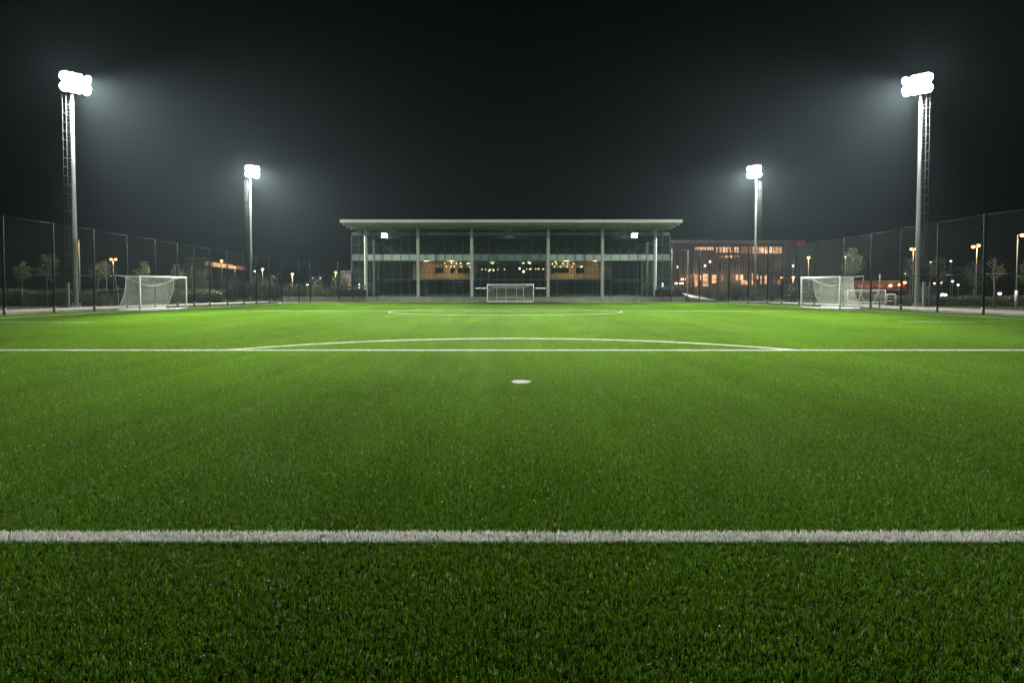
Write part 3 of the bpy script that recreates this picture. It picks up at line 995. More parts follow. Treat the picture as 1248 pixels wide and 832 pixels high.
# ------------------------------------------------------------------ fences
def fence(name, poly, label, rail=None, step=.12, skip_first=False):
    t = thing(name, (poly[0][0], poly[0][1], 0), label, 'fence')
    for i, (x, y, h) in enumerate(poly):
        if skip_first and i == 0:
            continue
        pm = MB().tube([(x, y, -.02), (x, y, h)], .062, 10)
        pm.tube([(x, y, h), (x, y, h + .03)], .07, 10)
        po = pm.build('post', M['green_post'], t)
        MB().tube([(x, y, -.02), (x, y, .45)], .085, 10).build('sleeve', M['lamp_black'], po)
    nt_ = MB()
    r = .0028
    for a, b in zip(poly, poly[1:]):
        p, q = Vector((a[0], a[1], 0)), Vector((b[0], b[1], 0))
        ln = (q - p).length
        dx = (q - p) / ln
        nn = Vector((-dx.y, dx.x, 0))
        k = 0
        u = .1
        while u < ln - .02:
            h = a[2] + (b[2] - a[2]) * u / ln - .03
            c = p + dx * u
            nt_.add([c - dx * r, c + dx * r, c + dx * r + Vector((0, 0, h)), c - dx * r + Vector((0, 0, h)), c + nn * r * 1.5, c + nn * r * 1.5 + Vector((0, 0, h))],
                    [(0, 1, 2, 3), (1, 4, 5, 2), (4, 0, 3, 5)])
            u += step
        z = .12
        hm = max(a[2], b[2])
        while z < hm - .05:
            za, zb = min(z, a[2]), min(z, b[2])
            nt_.add([p + Vector((0, 0, za - r)), q + Vector((0, 0, zb - r)), q + Vector((0, 0, zb + r)), p + Vector((0, 0, za + r)),
                     p + nn * r * 1.5 + Vector((0, 0, za)), q + nn * r * 1.5 + Vector((0, 0, zb))],
                    [(0, 1, 2, 3), (0, 4, 5, 1), (4, 3, 2, 5)])
            z += step
    nt_.build('net', M['green_net'], t)
    tw = MB()
    for a, b in zip(poly, poly[1:]):
        m_ = Vector(((a[0] + b[0]) / 2, (a[1] + b[1]) / 2, (a[2] + b[2]) / 2 - .05))
        tw.tube([Vector(a), m_, Vector(b)], .009, 5)
    tw.build('top_wire', M['green_net'], t)
    if rail:
        rl = MB()
        for a, b in zip(poly, poly[1:]):
            rl.tube([(a[0], a[1], rail), (b[0], b[1], rail)], .025, 6)
        rl.build('rail', M['green_post'], t)
    return t


fence('ball_stop_fence', FENCE_L, 'high green net fence running down the left side of the pitch behind the left goal', 2.45)
fence('ball_stop_fence', FENCE_R, 'high green net fence running down the right side of the pitch behind the right goal', 2.45)
fence('ball_stop_fence', FENCE_BL, 'net fence closing the far left corner beside the glass building', 2.05, skip_first=True)
fence('ball_stop_fence', FENCE_BR, 'net fence closing the far right corner before the lit long building', 2.05, skip_first=True)
# pale frame beside the right end of the building
t = thing('gate_frame', (WX(818, 73.5), 73.5, 0), 'pale tall gate post frame between glass building and far right fence', 'gate')
for p_, dd in ((818, 73.5), (838, 73.5)):
    MB().tube([(WX(p_, dd), dd, 0), (WX(p_, dd), dd, WZ(302 if p_ == 818 else 305, dd))], .07 if p_ == 818 else .045, 8).build('post', M['galv'], t)
MB().tube([(WX(818, 73.5), 73.5, WZ(303, 73.5)), (WX(838, 73.5), 73.5, WZ(305.5, 73.5))], .04, 6).build('top_bar', M['galv_dark'], t)


# ------------------------------------------------------------------ goals
def ribbon_grid(mb, fn, nu, nv, r):
    """cords along u and v of surface fn(u, v)"""
    for i in range(nu + 1):
        u = i / nu
        mb.tube([fn(u, v) for v in np.linspace(0, 1, 9)], r, 3, caps=False, smooth=False)
    for j in range(nv + 1):
        v = j / nv
        mb.tube([fn(u, v) for u in np.linspace(0, 1, 15)], r, 3, caps=False, smooth=False)


def goal(name, p1, p2, back, h, label, top_d, base_d, sag, cell=.115, pr=.06, stanchion=True, cord=.0062):
    """p1, p2: post feet; back: unit vector away from the pitch"""
    p1, p2, back = Vector((*p1, 0)), Vector((*p2, 0)), Vector((*back, 0)).normalized()
    t = thing(name, (p1 + p2) / 2, label, 'goal', 'goals on the pitch')
    Z = Vector((0, 0, 1))
    wdt = (p2 - p1).length
    al = (p2 - p1) / wdt
    for p in (p1, p2):
        MB().tube([p, p + Z * (h + pr)], pr, 14).build('post', M['white_paint'], t)
    MB().tube([p1 + Z * h + al * pr, p2 + Z * h - al * pr], pr, 14).build('crossbar', M['white_paint'], t)
    gb = MB()
    gb.tube([p1 + Z * .045 + back * pr, p1 + back * base_d + Z * .045, p2 + back * base_d + Z * .045, p2 + Z * .045 + back * pr], .045, 8, smooth=False)
    gb.tube([p1 + Z * .03 + al * pr, p2 + Z * .03 - al * pr], .03, 8)
    gb.build('ground_bar', M['white_paint'], t)

    def rope(u):
        s = 4 * u * (1 - u)
        return p1 + al * (wdt * u) + back * (top_d * (1 - .12 * s)) + Z * (h - .04 - sag * s)

    def bot(u):
        return p1 + al * (wdt * u) + back * base_d + Z * .08

    def back_s(u, v):
        a, b = rope(u), bot(u)
        c = a.lerp(b, v)
        return c - back * (.22 * math.sin(PI * v) * (base_d - top_d + .25)) * 1.0

    def roof_s(u, v):
        a, b = p1 + al * (wdt * u) + Z * h, rope(u)
        return a.lerp(b, v) - Z * (.10 * math.sin(PI * v) * 4 * u * (1 - u))

    def side(p, uu):
        def f(u, v):
            top = (p + Z * h).lerp(rope(uu), u)
            btm = p.lerp(p + back * base_d, u) + Z * .08
            c = top.lerp(btm, v)
            return c - back * (.22 * math.sin(PI * v) * (base_d - top_d + .25)) * u
        return f
    n = MB()
    ribbon_grid(n, back_s, int(wdt / cell), int(2.5 / cell), cord)
    ribbon_grid(n, roof_s, int(wdt / cell), max(4, int(top_d / cell)), cord)
    ribbon_grid(n, side(p1, 0), int(base_d / cell), int(h / cell), cord)
    ribbon_grid(n, side(p2, 1), int(base_d / cell), int(h / cell), cord)
    net = n.build('net', M['net_white'], t)
    rp = MB()
    rp.tube([rope(u) for u in np.linspace(0, 1, 25)], .022, 6)
    for f in (side(p1, 0), side(p2, 1)):
        rp.tube([f(1, v) for v in np.linspace(0, 1, 9)], .024, 6)
    rp.build('edge_rope', M['net_white'], net)
    if stanchion:
        for p, sgn in ((p1, -1), (p2, 1)):
            tip = p + back * (top_d + .75) + Z * (h + .06) + al * (sgn * .05)
            s_ = MB().tube([p + Z * (h - .02), tip], .025, 8)
            s_.build('net_support', M['white_paint'], t)
            g_ = MB().tube([tip, p + back * (base_d * .95) + Z * 1.0, p + back * (base_d) + Z * .1], .008, 5)
            g_.tube([tip, p + back * (top_d) + Z * (h - .05)], .010, 5)
            g_.build('guy_rope', M['net_white'], t)
    return t


goal('goal', (-26.24, 44.0), (-25.75, 49.3), (-1, .02), 2.44, 'white goal with sagging net in front of the left fence', 1.0, 1.62, .62)
goal('goal', (24.5, 46.6), (23.85, 51.4), (1, .02), 2.44, 'white goal with sagging net in front of the right fence', 1.0, 1.62, .62)
tg = goal('goal', (WX(594, 70.6), 70.6), (WX(650.2, 70.6), 70.6), (0, 1), 2.0, 'white goal at the far end before the glass building', .85, 1.25, .12, .12, .055, False, .005)
bk = MB()
for px_ in (605.5, 616.5, 629.5, 638.2):
    x = WX(px_, 71.6)
    bk.tube([(x, 71.72, .1), (x, 71.60, WZ(350.5, 71.6))], .03, 8)
bk.tube([(WX(604.5, 71.6), 71.6, WZ(350.3, 71.6)), (WX(639, 71.6), 71.6, WZ(350.3, 71.6))], .03, 8)
bk.tube([(WX(604.5, 71.7), 71.72, WZ(362.4, 71.7)), (WX(639, 71.7), 71.72, WZ(362.4, 71.7))], .03, 8)
bk.build('back_frame', M['white_paint'], tg)
for px_ in (594, 650.2):
    x = WX(px_, 70.6)
    x2 = WX(604.5, 71.6) if px_ < 600 else WX(639, 71.6)
    MB().tube([(x, 70.66, 1.98), (x2, 71.6, WZ(350.3, 71.6))], .025, 8).build('net_support', M['white_paint'], tg)
# small stored goal beyond the right fence
xg0, xg1, dg = WX(1033, 57.5), WX(1079, 57.5), 57.5
mg = goal('mini_goal', (xg0, dg), (xg1, dg), (0, 1), 1.42, 'small white goal stored beyond the right fence with crossed stays', .55, 1.0, .1, .13, .045, False, .004)
st = MB()
for a, b in ((1047, 1056), (1072, 1064), (1050, 1046)):
    st.tube([(WX(a, 57.6), 57.6, 1.40), (WX(b, 58.4), 58.5, .12)], .03, 8)
st.tube([(xg0, 57.5, .30), (xg1, 57.5, .30)], .035, 8)
st.build('stay', M['white_paint'], mg)
t = thing('barrier_rail', (WX(1085, 57), 57, 0), 'low white tubular rail right of the small stored goal', 'rail')
MB().tube([(WX(1091.5, 57), 57, 0), (WX(1091.5, 57), 57, WZ(360, 57)), (WX(1090, 57), 57, WZ(358.6, 57)), (WX(1081, 57.8), 57.8, WZ(358.9, 57.8))], .06, 10).build('top_rail', M['white_paint'], t)
MB().tube([(WX(1082, 57.8), 57.8, WZ(367, 57.8)), (WX(1090.6, 57), 57, WZ(366.6, 57))], .025, 8).build('lower_rail', M['white_paint'], t)
MB().tube([(WX(1081, 57.8), 57.8, 0), (WX(1081, 57.8), 57.8, WZ(359.2, 57.8))], .03, 8).build('upright', M['white_paint'], t)
t = thing('slim_pole', (WX(1072, 50), 50, 0), 'slim grey pole with a dark foot between right goal and small goal', 'pole')
MB().tube([(WX(1072, 50), 50, .7), (WX(1072, 50), 50, WZ(334, 50))], [.045, .035], 10).build('shaft', M['galv'], t)
MB().tube([(WX(1072, 50), 50, -.02), (WX(1072, 50), 50, .7)], .06, 10).build('foot', M['lamp_black'], t)


# ------------------------------------------------------------------ street lamps
def street_lamp(pole_px, base_d, heads, label, mat='sodium', power=350, r=.06, white_base=False, cat='street lamp', pole_mat='galv', lens=.16):
    """heads: list of (px, py)"""
    d = base_d
    x = WX(pole_px, d)
    zt = max(WZ(h[1], d) for h in heads) + .05
    t = thing('street_lamp', (x, d, -.03), label, cat, 'lit lamps beyond the fences')
    MB().tube([(x, d, -.03), (x, d, zt)], [r, r * .7], 10).build('pole', M[pole_mat], t)
    if white_base:
        MB().tube([(x, d, -.02), (x, d, WZ(354, d))], r * 1.9, 10).build('base_sleeve', M['white_paint'], t)
    for (hx, hy) in heads:
        c = W(hx, hy, d)
        s = 1 if c.x >= x else -1
        if abs(c.x - x) > .12:
            MB().tube([(x, d, zt - .02), (x + (c.x - x) * .5, d, zt + .04), (c.x, d, c.z + .07)], r * .45, 8).build('arm', M['lamp_black'], t)
        hd = MB().lathe(c, [(lens * .3, lens * 1.05), (lens * .6, lens * .85), (lens * .8, lens * .62)][::-1], 12)
        h_ = hd.build('lamp_head', M['lamp_black'], t)
        MB().lathe(c, [(lens * math.sin(a), -lens * math.cos(a)) for a in np.linspace(.2, PI - .9, 7)], 12).build('lens', M[mat], h_)
        if power:
            colr = (1.0, .50, .17) if mat == 'sodium' else (1, .93, .82)
            point('lamp_light', c + Vector((0, 0, -lens - .12)), power * .6, colr, .12)
    return t


street_lamp(97.5, 62, [(92, 293.5)], 'orange lamp on a single arm right beside the left floodlight mast', power=420)
street_lamp(138.7, 110, [(136.3, 316), (141.8, 316)], 'twin headed orange lamp above the left goal', power=420, lens=.22)
street_lamp(271, 120, [(270.6, 318)], 'orange lamp before the lit eaves strip at left', power=380, lens=.24)
street_lamp(286.6, 128, [(286.6, 326)], 'small orange lamp under the lit eaves strip at left', power=300, lens=.18)
street_lamp(311, 150, [(311, 330.5)], 'small white lamp just right of the far left floodlight mast', 'white_lamp', 0, lens=.22)
street_lamp(320.5, 120, [(320.5, 328)], 'yellowish white lamp farther right of the far left floodlight mast', 'white_lamp', 300, lens=.22)
street_lamp(356.7, 105, [(356.7, 334)], 'glowing orange lamp midway between far left mast and glass building', power=900, lens=.22)
street_lamp(374.8, 120, [(374.8, 346.8)], 'low white lamp behind the far left corner fence', 'white_lamp', 0, lens=.18)
street_lamp(390.6, 150, [(390.6, 339)], 'dim pale lamp behind the far left corner fence, above the low white one', 'globe', 0, lens=.2)
street_lamp(409.3, 112, [(409.3, 331.8)], 'orange lamp beside the pale lit block left of the glass building', power=700, lens=.2)
street_lamp(984.8, 96, [(984.8, 314)], 'orange lamp above the far post of the right goal', power=800, lens=.22)
street_lamp(966, 110, [(966, 324)], 'small white lamp left of the orange one at the end of the long building', 'white_lamp', 0, lens=.16)
street_lamp(966.5, 104, [(966.5, 338)], 'low warm lamp at the right end of the lit long building', power=500, lens=.2)
street_lamp(952.6, 108, [(952.6, 338.2)], 'low warm lamp before the right half of the lit long building', power=260, lens=.2)
street_lamp(1029.3, 100, [(1029.3, 313)], 'white lamp beside the leafy oval tree', 'white_lamp', 160, lens=.14)
street_lamp(1112.2, 88, [(1109.8, 303.6), (1115.0, 303.6)], 'twin orange lamp just left of the right floodlight mast', power=420, lens=.2)
street_lamp(1189.3, 80, [(1185, 300.8), (1191.2, 299.3)], 'twin orange lamp glowing between the two fence posts at right', power=520, lens=.22)
street_lamp(1238.6, 52, [(1244.2, 286.8)], 'orange lamp on a right arm with white pole base near the right edge', power=300, r=.055, white_base=True)
street_lamp(1158.0, 120, [(1158, 318.2)], 'small white light right of the right floodlight mast, above the others', 'white_lamp', 0, lens=.17)
street_lamp(1133.5, 130, [(1133.5, 319.5)], 'faint white light close to the ladder of the right floodlight mast', 'globe', 0, lens=.16)
street_lamp(1103.0, 130, [(1102.9, 333.6)], 'faint white light above the red lit wall', 'globe', 0, lens=.14)
street_lamp(1160.6, 110, [(1160.6, 342.6)], 'white light above the bright pair of globes at right', 'white_lamp', 0, lens=.19)
street_lamp(1167.4, 105, [(1167.4, 347.1)], 'lower white light right above the bright pair of globes', 'white_lamp', 0, lens=.17)
street_lamp(1138.6, 118, [(1138.6, 345.2)], 'small warm light over the dark teal container', 'warm_lamp', 0, lens=.17)
street_lamp(1146.8, 116, [(1146.8, 344.3)], 'small orange light over the right end of the dark teal container', 'warm_lamp', 0, lens=.15)
street_lamp(1218.3, 92, [(1218.3, 357.6)], 'dim round white light low behind the right hedge', 'globe', 0, lens=.26)
street_lamp(1229.8, 90, [(1229.8, 362.9)], 'tiny white light low at the right, near the white based lamp', 'globe', 0, lens=.11)
# bright low pair of globes
c = W(1150, 360, 66)
t = thing('globe_lamp', (c.x, c.y, 0), 'bright pair of white globe lamps low over the right hedge', 'lamp')
for dx, dz, r_ in ((-.10, 0, .24), (.22, .05, .15)):
    MB().lathe(c + Vector((dx, 0, dz)), [(r_ * math.sin(a), -r_ * math.cos(a)) for a in np.linspace(.12, PI - .12, 9)], 14).build('globe', M['globe'], t)
MB().tube([(c.x, c.y, -.03), (c.x, c.y, c.z - .2)], .05, 8).build('post', M['lamp_black'], t)

# white posts beside the big masts
for i, (px_, d_, y0_, y1_) in enumerate(((83, 53.8, 345, 368), (1126, 55.0, 344.5, 364))):
    x = WX(px_, d_)
    t = thing('cable_post', (x, d_, 0), 'white cable post standing against the foot of the %s floodlight mast' % ('left', 'right')[i], 'post')
    MB().bbox(x - .11, x + .11, d_ - .1, d_ + .1, -.02, WZ(y0_, d_), .03).build('housing', M['galv'], t)
    MB().bbox(x - .13, x + .13, d_ - .12, d_ + .12, WZ(y0_, d_) + .002, WZ(y0_, d_) + .06, .03).build('cap', M['galv'], t)
t = thing('slim_pole', (WX(1132.3, 56), 56, 0), 'thin pale pole right of the ladder of the right floodlight mast', 'pole')
MB().tube([(WX(1132.3, 56), 56, -.02), (WX(1132.3, 56), 56, WZ(344.5, 56))], .035, 8).build('shaft', M['galv'], t)
MB().lathe((WX(1132.3, 56), 56, WZ(344.5, 56)), [(.05, 0), (.05, .03), (.01, .05)], 8).build('cap', M['galv'], t)


# ------------------------------------------------------------------ far buildings
def far_block(name, pts, z0, z1, mat, roof, over, label, cat='building'):
    """pts: ground outline (front-left, front-right, back-right, back-left)"""
    t = thing(name, (pts[0][0], pts[0][1], 0), label, cat)
    MB().prism(pts, z0, z1).build('wall', M[mat], t)
    cx, cy = sum(p[0] for p in pts) / 4, sum(p[1] for p in pts) / 4
    op = []
    for p in pts:
        v = Vector((p[0] - cx, p[1] - cy))
        op.append((p[0] + over * (1 if v.x > 0 else -1), p[1] + over * (1 if v.y > 0 else -1)))
    MB().prism(op, z1 + .003, z1 + .55).build('roof', M[roof], t)
    return t


DR = 122.0
lb = far_block('long_building', [(WX(812, DR), DR), (WX(972, DR), DR), (WX(972, DR), DR + 16), (WX(812, DR), DR + 16)], -.03, WZ(296.5, DR), 'far_wall', 'far_roof', .9,
               'long low building with warm lit windows behind the far right fence')


def lit(px0, px1, py0, py1, mat, nm=1):
    w = MB().bx(WX(px0, DR), WX(px1, DR), DR - .06, DR - .01, WZ(py1, DR), WZ(py0, DR)).build('window', M[mat], lb)
    f = MB()
    for k in range(nm + 1):
        x = WX(px0 + (px1 - px0) * k / nm, DR)
        f.bx(x - .05, x + .05, DR - .12, DR - .062, WZ(py1, DR), WZ(py0, DR))
    f.bx(WX(px0, DR), WX(px1, DR), DR - .13, DR - .063, WZ(py0, DR) - .06, WZ(py0, DR) + .04)
    f.build('frame', M['far_roof'], w)
    return w


for k, (a, b) in enumerate(((844, 851), (852, 860), (861, 869), (872, 879), (880, 890), (891, 900))):
    lit(a, b, 301, 305 if k < 3 else 308, 'win_warm' if k in (3, 4) else 'win_warm', 3)
for k, (a, b) in enumerate(((902, 911), (913, 920), (921, 930), (931, 940), (941, 948), (949, 953.5))):
    lit(a, b, 300.8, 309, ('win_dim', 'win_warm', 'win_bright', 'win_bright', 'win_warm', 'win_bright')[k], 4)
for (a, b, m_) in ((875, 882, 'win_dim'), (883, 892, 'win_warm'), (894, 900.5, 'win_dim')):
    lit(a, b, 311, 314.2, m_, 3)
for (a, b, y0_, y1_, m_) in ((836.5, 838.5, 334, 350, 'win_dim'), (841, 843, 334, 350, 'win_dim'), (846, 850, 335, 349, 'win_warm'), (851.5, 854.5, 335, 341, 'win_warm'), (856, 863, 333.5, 349, 'win_warm'),
                             (867, 873, 334.5, 345, 'win_warm'), (878, 881.5, 335, 343, 'win_dim'), (896, 899.5, 334.6, 342, 'win_warm'), (901, 905.5, 334.5, 341, 'win_bright'),
                             (902.5, 911, 341.2, 347, 'win_warm'), (914, 917.5, 333, 347, 'win_warm'), (921.5, 924, 335, 340, 'win_warm'), (926, 928, 335.5, 346, 'win_warm'), (931, 934.5, 335, 346, 'win_warm'), (942.5, 944, 336, 347, 'win_dim'), (947, 952, 340, 347, 'win_dim')):
    lit(a, b, y0_, y1_, m_, 1)
for k in range(11):
    lit(838 + k * 10.6, 846.5 + k * 10.6, 316.5, 330, 'win_faint', 3)
for (a, b, y0_) in ((822, 833.5, 344.6), (829.5, 834.5, 339.5)):
    w = MB().bx(WX(a, DR), WX(b, DR), DR - .5, DR - .2, WZ(y0_ + 1.6, DR), WZ(y0_, DR))
    w.build('strip_lamp', M['warm_lamp'], lb)
for px_ in (827, 834, 845, 875, 893, 915, 936, 955, 968):
    MB().tube([(WX(px_, DR - 1), DR - 1, -.03), (WX(px_, DR - 1), DR - 1, WZ(297.5, DR))], .16, 10).build('column', M['far_wall'], lb)
for (px_, py_) in ((865, 319), (859, 324), (826, 325.5)):
    c = W(px_, py_, DR - .35)
    MB().lathe(c, [(.02, -.2), (.19, -.08), (.19, .1), (.05, .2)], 10).build('wall_light', M['pend'], lb)
point('front_fill', W(900, 338, DR - 2.5), 500, (1, .55, .28), .3)  # added unseen points giving this front its warm glow
point('front_fill', W(850, 338, DR - 2.5), 450, (1, .55, .28), .3)
point('front_fill', W(930, 306, DR - 2.5), 150, (1, .55, .28), .3)
# red lit sign at the roof corner
c = W(976, 295.5, DR - 2)
t = thing('red_sign', c, 'small red lit emblem panel at the right roof corner of the long building', 'sign')
MB().prism([(c.x - 1.0, c.y - .05), (c.x + .5, c.y - .05), (c.x + .5, c.y + .05), (c.x - 1.0, c.y + .05)], c.z - .55, c.z + .35).build('panel', M['red_sign'], t)
MB().add([(c.x + .5, c.y - .05, c.z + .1), (c.x + 1.3, c.y - .05, c.z + .42), (c.x + .5, c.y - .05, c.z + .35),
          (c.x + .5, c.y + .05, c.z + .1), (c.x + 1.3, c.y + .05, c.z + .42), (c.x + .5, c.y + .05, c.z + .35)],
         [(0, 1, 2), (5, 4, 3), (0, 3, 4, 1), (1, 4, 5, 2), (2, 5, 3, 0)]).build('fin', M['red_sign'], t)
MB().tube([(c.x, c.y + .1, WZ(300, DR)), (c.x, c.y + .1, c.z - .5)], .05, 6).build('bracket', M['galv_dark'], t)

# building at left with lit eaves strip
pA, pB = Vector((WX(250, 130), 130)), Vector((WX(299, 166), 166))
dvv = (pB - pA).normalized()
nn = Vector((-dvv.y, dvv.x))
if nn.x > 0:
    nn = -nn
eb = far_block('eaves_building', [tuple(pA), tuple(pB), tuple(pB + nn * 4), tuple(pA + nn * 4)], -.03, WZ(316.2, 130) - .1, 'far_wall', 'far_roof', .4,
               'dark building with a glowing orange strip under its eaves at left')
for k in range(6):
    a, b = pA.lerp(pB, k / 6 + .01), pA.lerp(pB, (k + 1) / 6 - .01)
    ns = -nn
    o_ = [tuple(a + ns * .02), tuple(b + ns * .02), tuple(b + ns * .12), tuple(a + ns * .12)]
    MB().prism(o_, WZ(323.5, 130), WZ(318.3, 130)).build('window', M['win_warm' if k in (1, 2, 3) else 'win_dim'], eb)  # orange light on the eaves band, put in as glowing strips
# pale block left of the glass building
pb = far_block('pale_block', [(WX(416.5, 108), 108), (WX(428.5, 108), 108), (WX(428.5, 108), 116), (WX(416.5, 108), 116)], -.03, WZ(333.5, 108), 'tan_wall', 'far_roof', .15,
               'small pale rendered block lit orange, left of the glass building')
for u in (419, 424):
    MB().bx(WX(u, 108) - .25, WX(u, 108) + .25, 107.95, 107.995, WZ(345, 108), WZ(339, 108)).build('window', M['win_dim'], pb)
# red lit wall at right
rb = far_block('brick_outbuilding', [(WX(1038, 108), 108), (WX(1104, 108), 108), (WX(1104, 108), 114), (WX(1038, 108), 114)], -.03, WZ(345.6, 108), 'red_brick', 'far_roof', .2,
               'low red brick outbuilding lit orange behind the small stored goal')
for px_ in (1048, 1058, 1072, 1084):
    MB().bx(WX(px_, 108) - .45, WX(px_, 108) + .45, 107.93, 107.99, WZ(352.5, 108), WZ(347.4, 108)).build('shutter', M['tan_wall'], rb)
for i, (px_, py_) in enumerate(((1096, 347), (1102.4, 344.4), (1085, 348))):
    c = W(px_, py_, 106.5)
    t = thing('wall_lantern', c, ('bright orange lantern near the right end of the red brick outbuilding', 'orange lantern past the right end of the red brick outbuilding, higher than the other', 'dimmer orange lantern on the red brick outbuilding front')[i], 'lamp')
    MB().lathe(c, [(.05, -.2), (.22, -.1), (.24, .1), (.06, .2)], 10).build('lens', M['sodium' if i < 2 else 'warm_lamp'], t)
    MB().tube([(c.x, c.y, c.z + .2), (c.x, c.y, c.z + .3), (c.x, 108.02 if i != 1 else c.y + .1, c.z + .3)], .03, 6).build('bracket', M['lamp_black'], t)
    point('brick_wash', c + Vector((0, -.7, .0)), 90, (1, .42, .14), .15)
for px_ in (1046, 1066, ):
    point('brick_wash', W(px_, 347, 105.5), 60, (1, .36, .12), .2)  # added points without lanterns, washing the brick front orange
# container
x0, x1 = WX(1130, 76), WX(1149, 76)
t = thing('storage_container', ((x0 + x1) / 2, 77, 0), 'dark teal corrugated container behind the right floodlight mast', 'container')
cm = MB()
nn_ = 14
o_ = []
for k in range(nn_):
    u = x0 + (x1 - x0) * k / nn_
    v = x0 + (x1 - x0) * (k + .5) / nn_
    o_ += [(u, 76.0), (v, 76.0), (v, 76.06)] if k % 1 == 0 else []
    o_ += [(x0 + (x1 - x0) * (k + 1) / nn_ - .001, 76.06)]
o_ += [(x1, 78.4), (x0, 78.4)]
cm.prism(o_, -.03, WZ(349.5, 76))
cm.build('body', M['teal'], t)
MB().bx(x0 - .05, x1 + .05, 75.93, 78.45, WZ(349.5, 76) + .003, WZ(349.5, 76) + .12).build('roof_rim', M['teal'], t)


# ------------------------------------------------------------------ trees and hedges
def leaves_mesh(name, centres, size, mat, parent, seed):
    g = np.random.default_rng(seed)
    n = len(centres)
    C = np.asarray(centres)
    a = g.normal(size=(n, 3))
    a /= np.linalg.norm(a, axis=1)[:, None]
    b = np.cross(a, g.normal(size=(n, 3)))
    b /= np.linalg.norm(b, axis=1)[:, None]
    s = size * g.uniform(.6, 1.4, n)[:, None]
    V = np.stack([C - a * s * .5, C + b * s * .28, C + a * s * .5, C - b * s * .28], 1).reshape(-1, 3)
    loc = Vector((0, 0, 0))
    p = parent
    while p is not None:
        loc += p.location
        p = p.parent
    V = V - np.array(loc)
    o = fast_mesh(name, V, np.full(n, 4), np.arange(n * 4), mat, {'rnd': ('FLOAT', np.repeat(g.uniform(0, 1, n), 4))})
    if parent is not None:
        o.parent = parent
    return o


def tree(px, d, y_top, y_bot, w_px, label, leaf='leaf_olive', nleaf=900, seed=1, lean=0.0, size=.13, trunk_r=.05, nb=16, round_=1.0, cat='tree'):
    x = WX(px, d)
    zt, zb = WZ(y_top, d), WZ(y_bot, d)
    rw = w_px * d / F / 2
    rnd = random.Random(seed)
    t = thing('tree', (x, d, -.03), label, cat, 'young trees beyond the fences')
    tr = MB()
    pts = [(x - lean * .5, d, -.03), (x - lean * .2 + rnd.uniform(-.05, .05), d, zb * .6), (x, d, zb + .2), (x + rnd.uniform(-.1, .1), d, (zb + zt) / 2), (x + rnd.uniform(-.1, .1), d, zt - .2)]
    tr.tube(pts, [trunk_r * 1.2, trunk_r, trunk_r * .8, trunk_r * .5, trunk_r * .15], 8)
    trunk = tr.build('trunk', M['bark'], t)
    br = MB()
    tips = []
    hgt = zt - zb
    for k in range(nb):
        u = (k + .5) / nb
        z0 = zb + hgt * u * .75
        a = rnd.uniform(0, 2 * PI)
        prof = math.sin(PI * min(1, (u * .9 + .12))) ** .6
        L = rw * prof * rnd.uniform(.6, 1.1)
        p0 = Vector((x, d, z0))
        p2 = p0 + Vector((math.cos(a) * L, math.sin(a) * L, hgt * .18 * rnd.uniform(.7, 1.5)))
        p1 = p0.lerp(p2, .5) + Vector((0, 0, -.06))
        br.tube([p0, p1, p2], [trunk_r * .38, trunk_r * .26, trunk_r * .1], 5)
        tips += [p1, p2, p0.lerp(p2, .75)]
        for q in range(2):
            e = p1.lerp(p2, rnd.uniform(.1, .8))
            e2 = e + Vector((rnd.uniform(-.3, .3), rnd.uniform(-.3, .3), rnd.uniform(.05, .35))) * max(.5, rw)
            br.tube([e, e2], [trunk_r * .16, trunk_r * .06], 4)
            tips.append(e2)
    tips.append(Vector((x, d, zt - .15)))
    br.build('branches', M['bark'], trunk)
    if nleaf:
        g = np.random.default_rng(seed)
        T = np.array([tuple(p) for p in tips])
        wts = g.uniform(.2, 1.6, len(T))
        ch = g.choice(len(T), nleaf, p=wts / wts.sum())
        C = T[ch] + g.normal(0, max(.12, rw * .20), (nleaf, 3)) * np.array([1, 1, .9])
        C[:, 2] = np.clip(C[:, 2], zb - .15, zt + .1)
        leaves_mesh('crown', C, size, M[leaf], t, seed)
    return t


tree(27.5, 56, 319, 345, 17, 'young tree with an oval crown nearest the left edge of the photo', 'leaf_autumn', 800, 3)
tree(58, 56, 312, 344, 23, 'fuller young tree just left of the left floodlight mast', 'leaf_autumn', 1300, 4)
tree(121, 56, 320, 342, 32, 'thin sparse tree with a slanting trunk right of the left floodlight mast', 'leaf_olive', 330, 5, lean=1.0, nb=13)
tree(130, 61, 318, 335, 16, 'bare slim tree with a straight pale trunk behind the sparse one at left', 'leaf_olive', 120, 6, trunk_r=.06, nb=9)
tree(175, 62, 320, 346, 21, 'leafy young tree rising behind the left goal', 'leaf_olive', 900, 7)
tree(217, 64, 323, 350, 18, 'dim young tree behind the far post of the left goal', 'leaf_green', 800, 8)
tree(235, 66, 318, 352, 14, 'bare thin tree just right of the left goal', 'leaf_olive', 100, 9, nb=10)
tree(250, 72, 328, 356, 24, 'low dark tree before the building with lit eaves', 'leaf_green', 900, 10)
tree(1038, 62, 304, 340, 21, 'dense oval leafy tree behind the right goal', 'leaf_green', 2300, 11)
tree(1109, 66, 312, 352, 18, 'thin tree under the twin orange lamp left of the right mast', 'leaf_autumn', 500, 12)
tree(1142, 58, 313, 346, 25, 'bright twiggy tree right of the right floodlight mast', 'leaf_autumn', 900, 13, nb=20)
tree(1187, 60, 318, 352, 28, 'sparse tree standing under the twin orange lamp at right', 'leaf_autumn', 450, 14, nb=18)
tree(1211.5, 52, 314, 345, 23, 'nearly bare tree with a pale straight trunk at right', 'leaf_olive', 160, 15, trunk_r=.075, nb=20)
tree(1251, 54, 318, 350, 22, 'thin tree cut off by the right edge of the photo', 'leaf_olive', 400, 16)


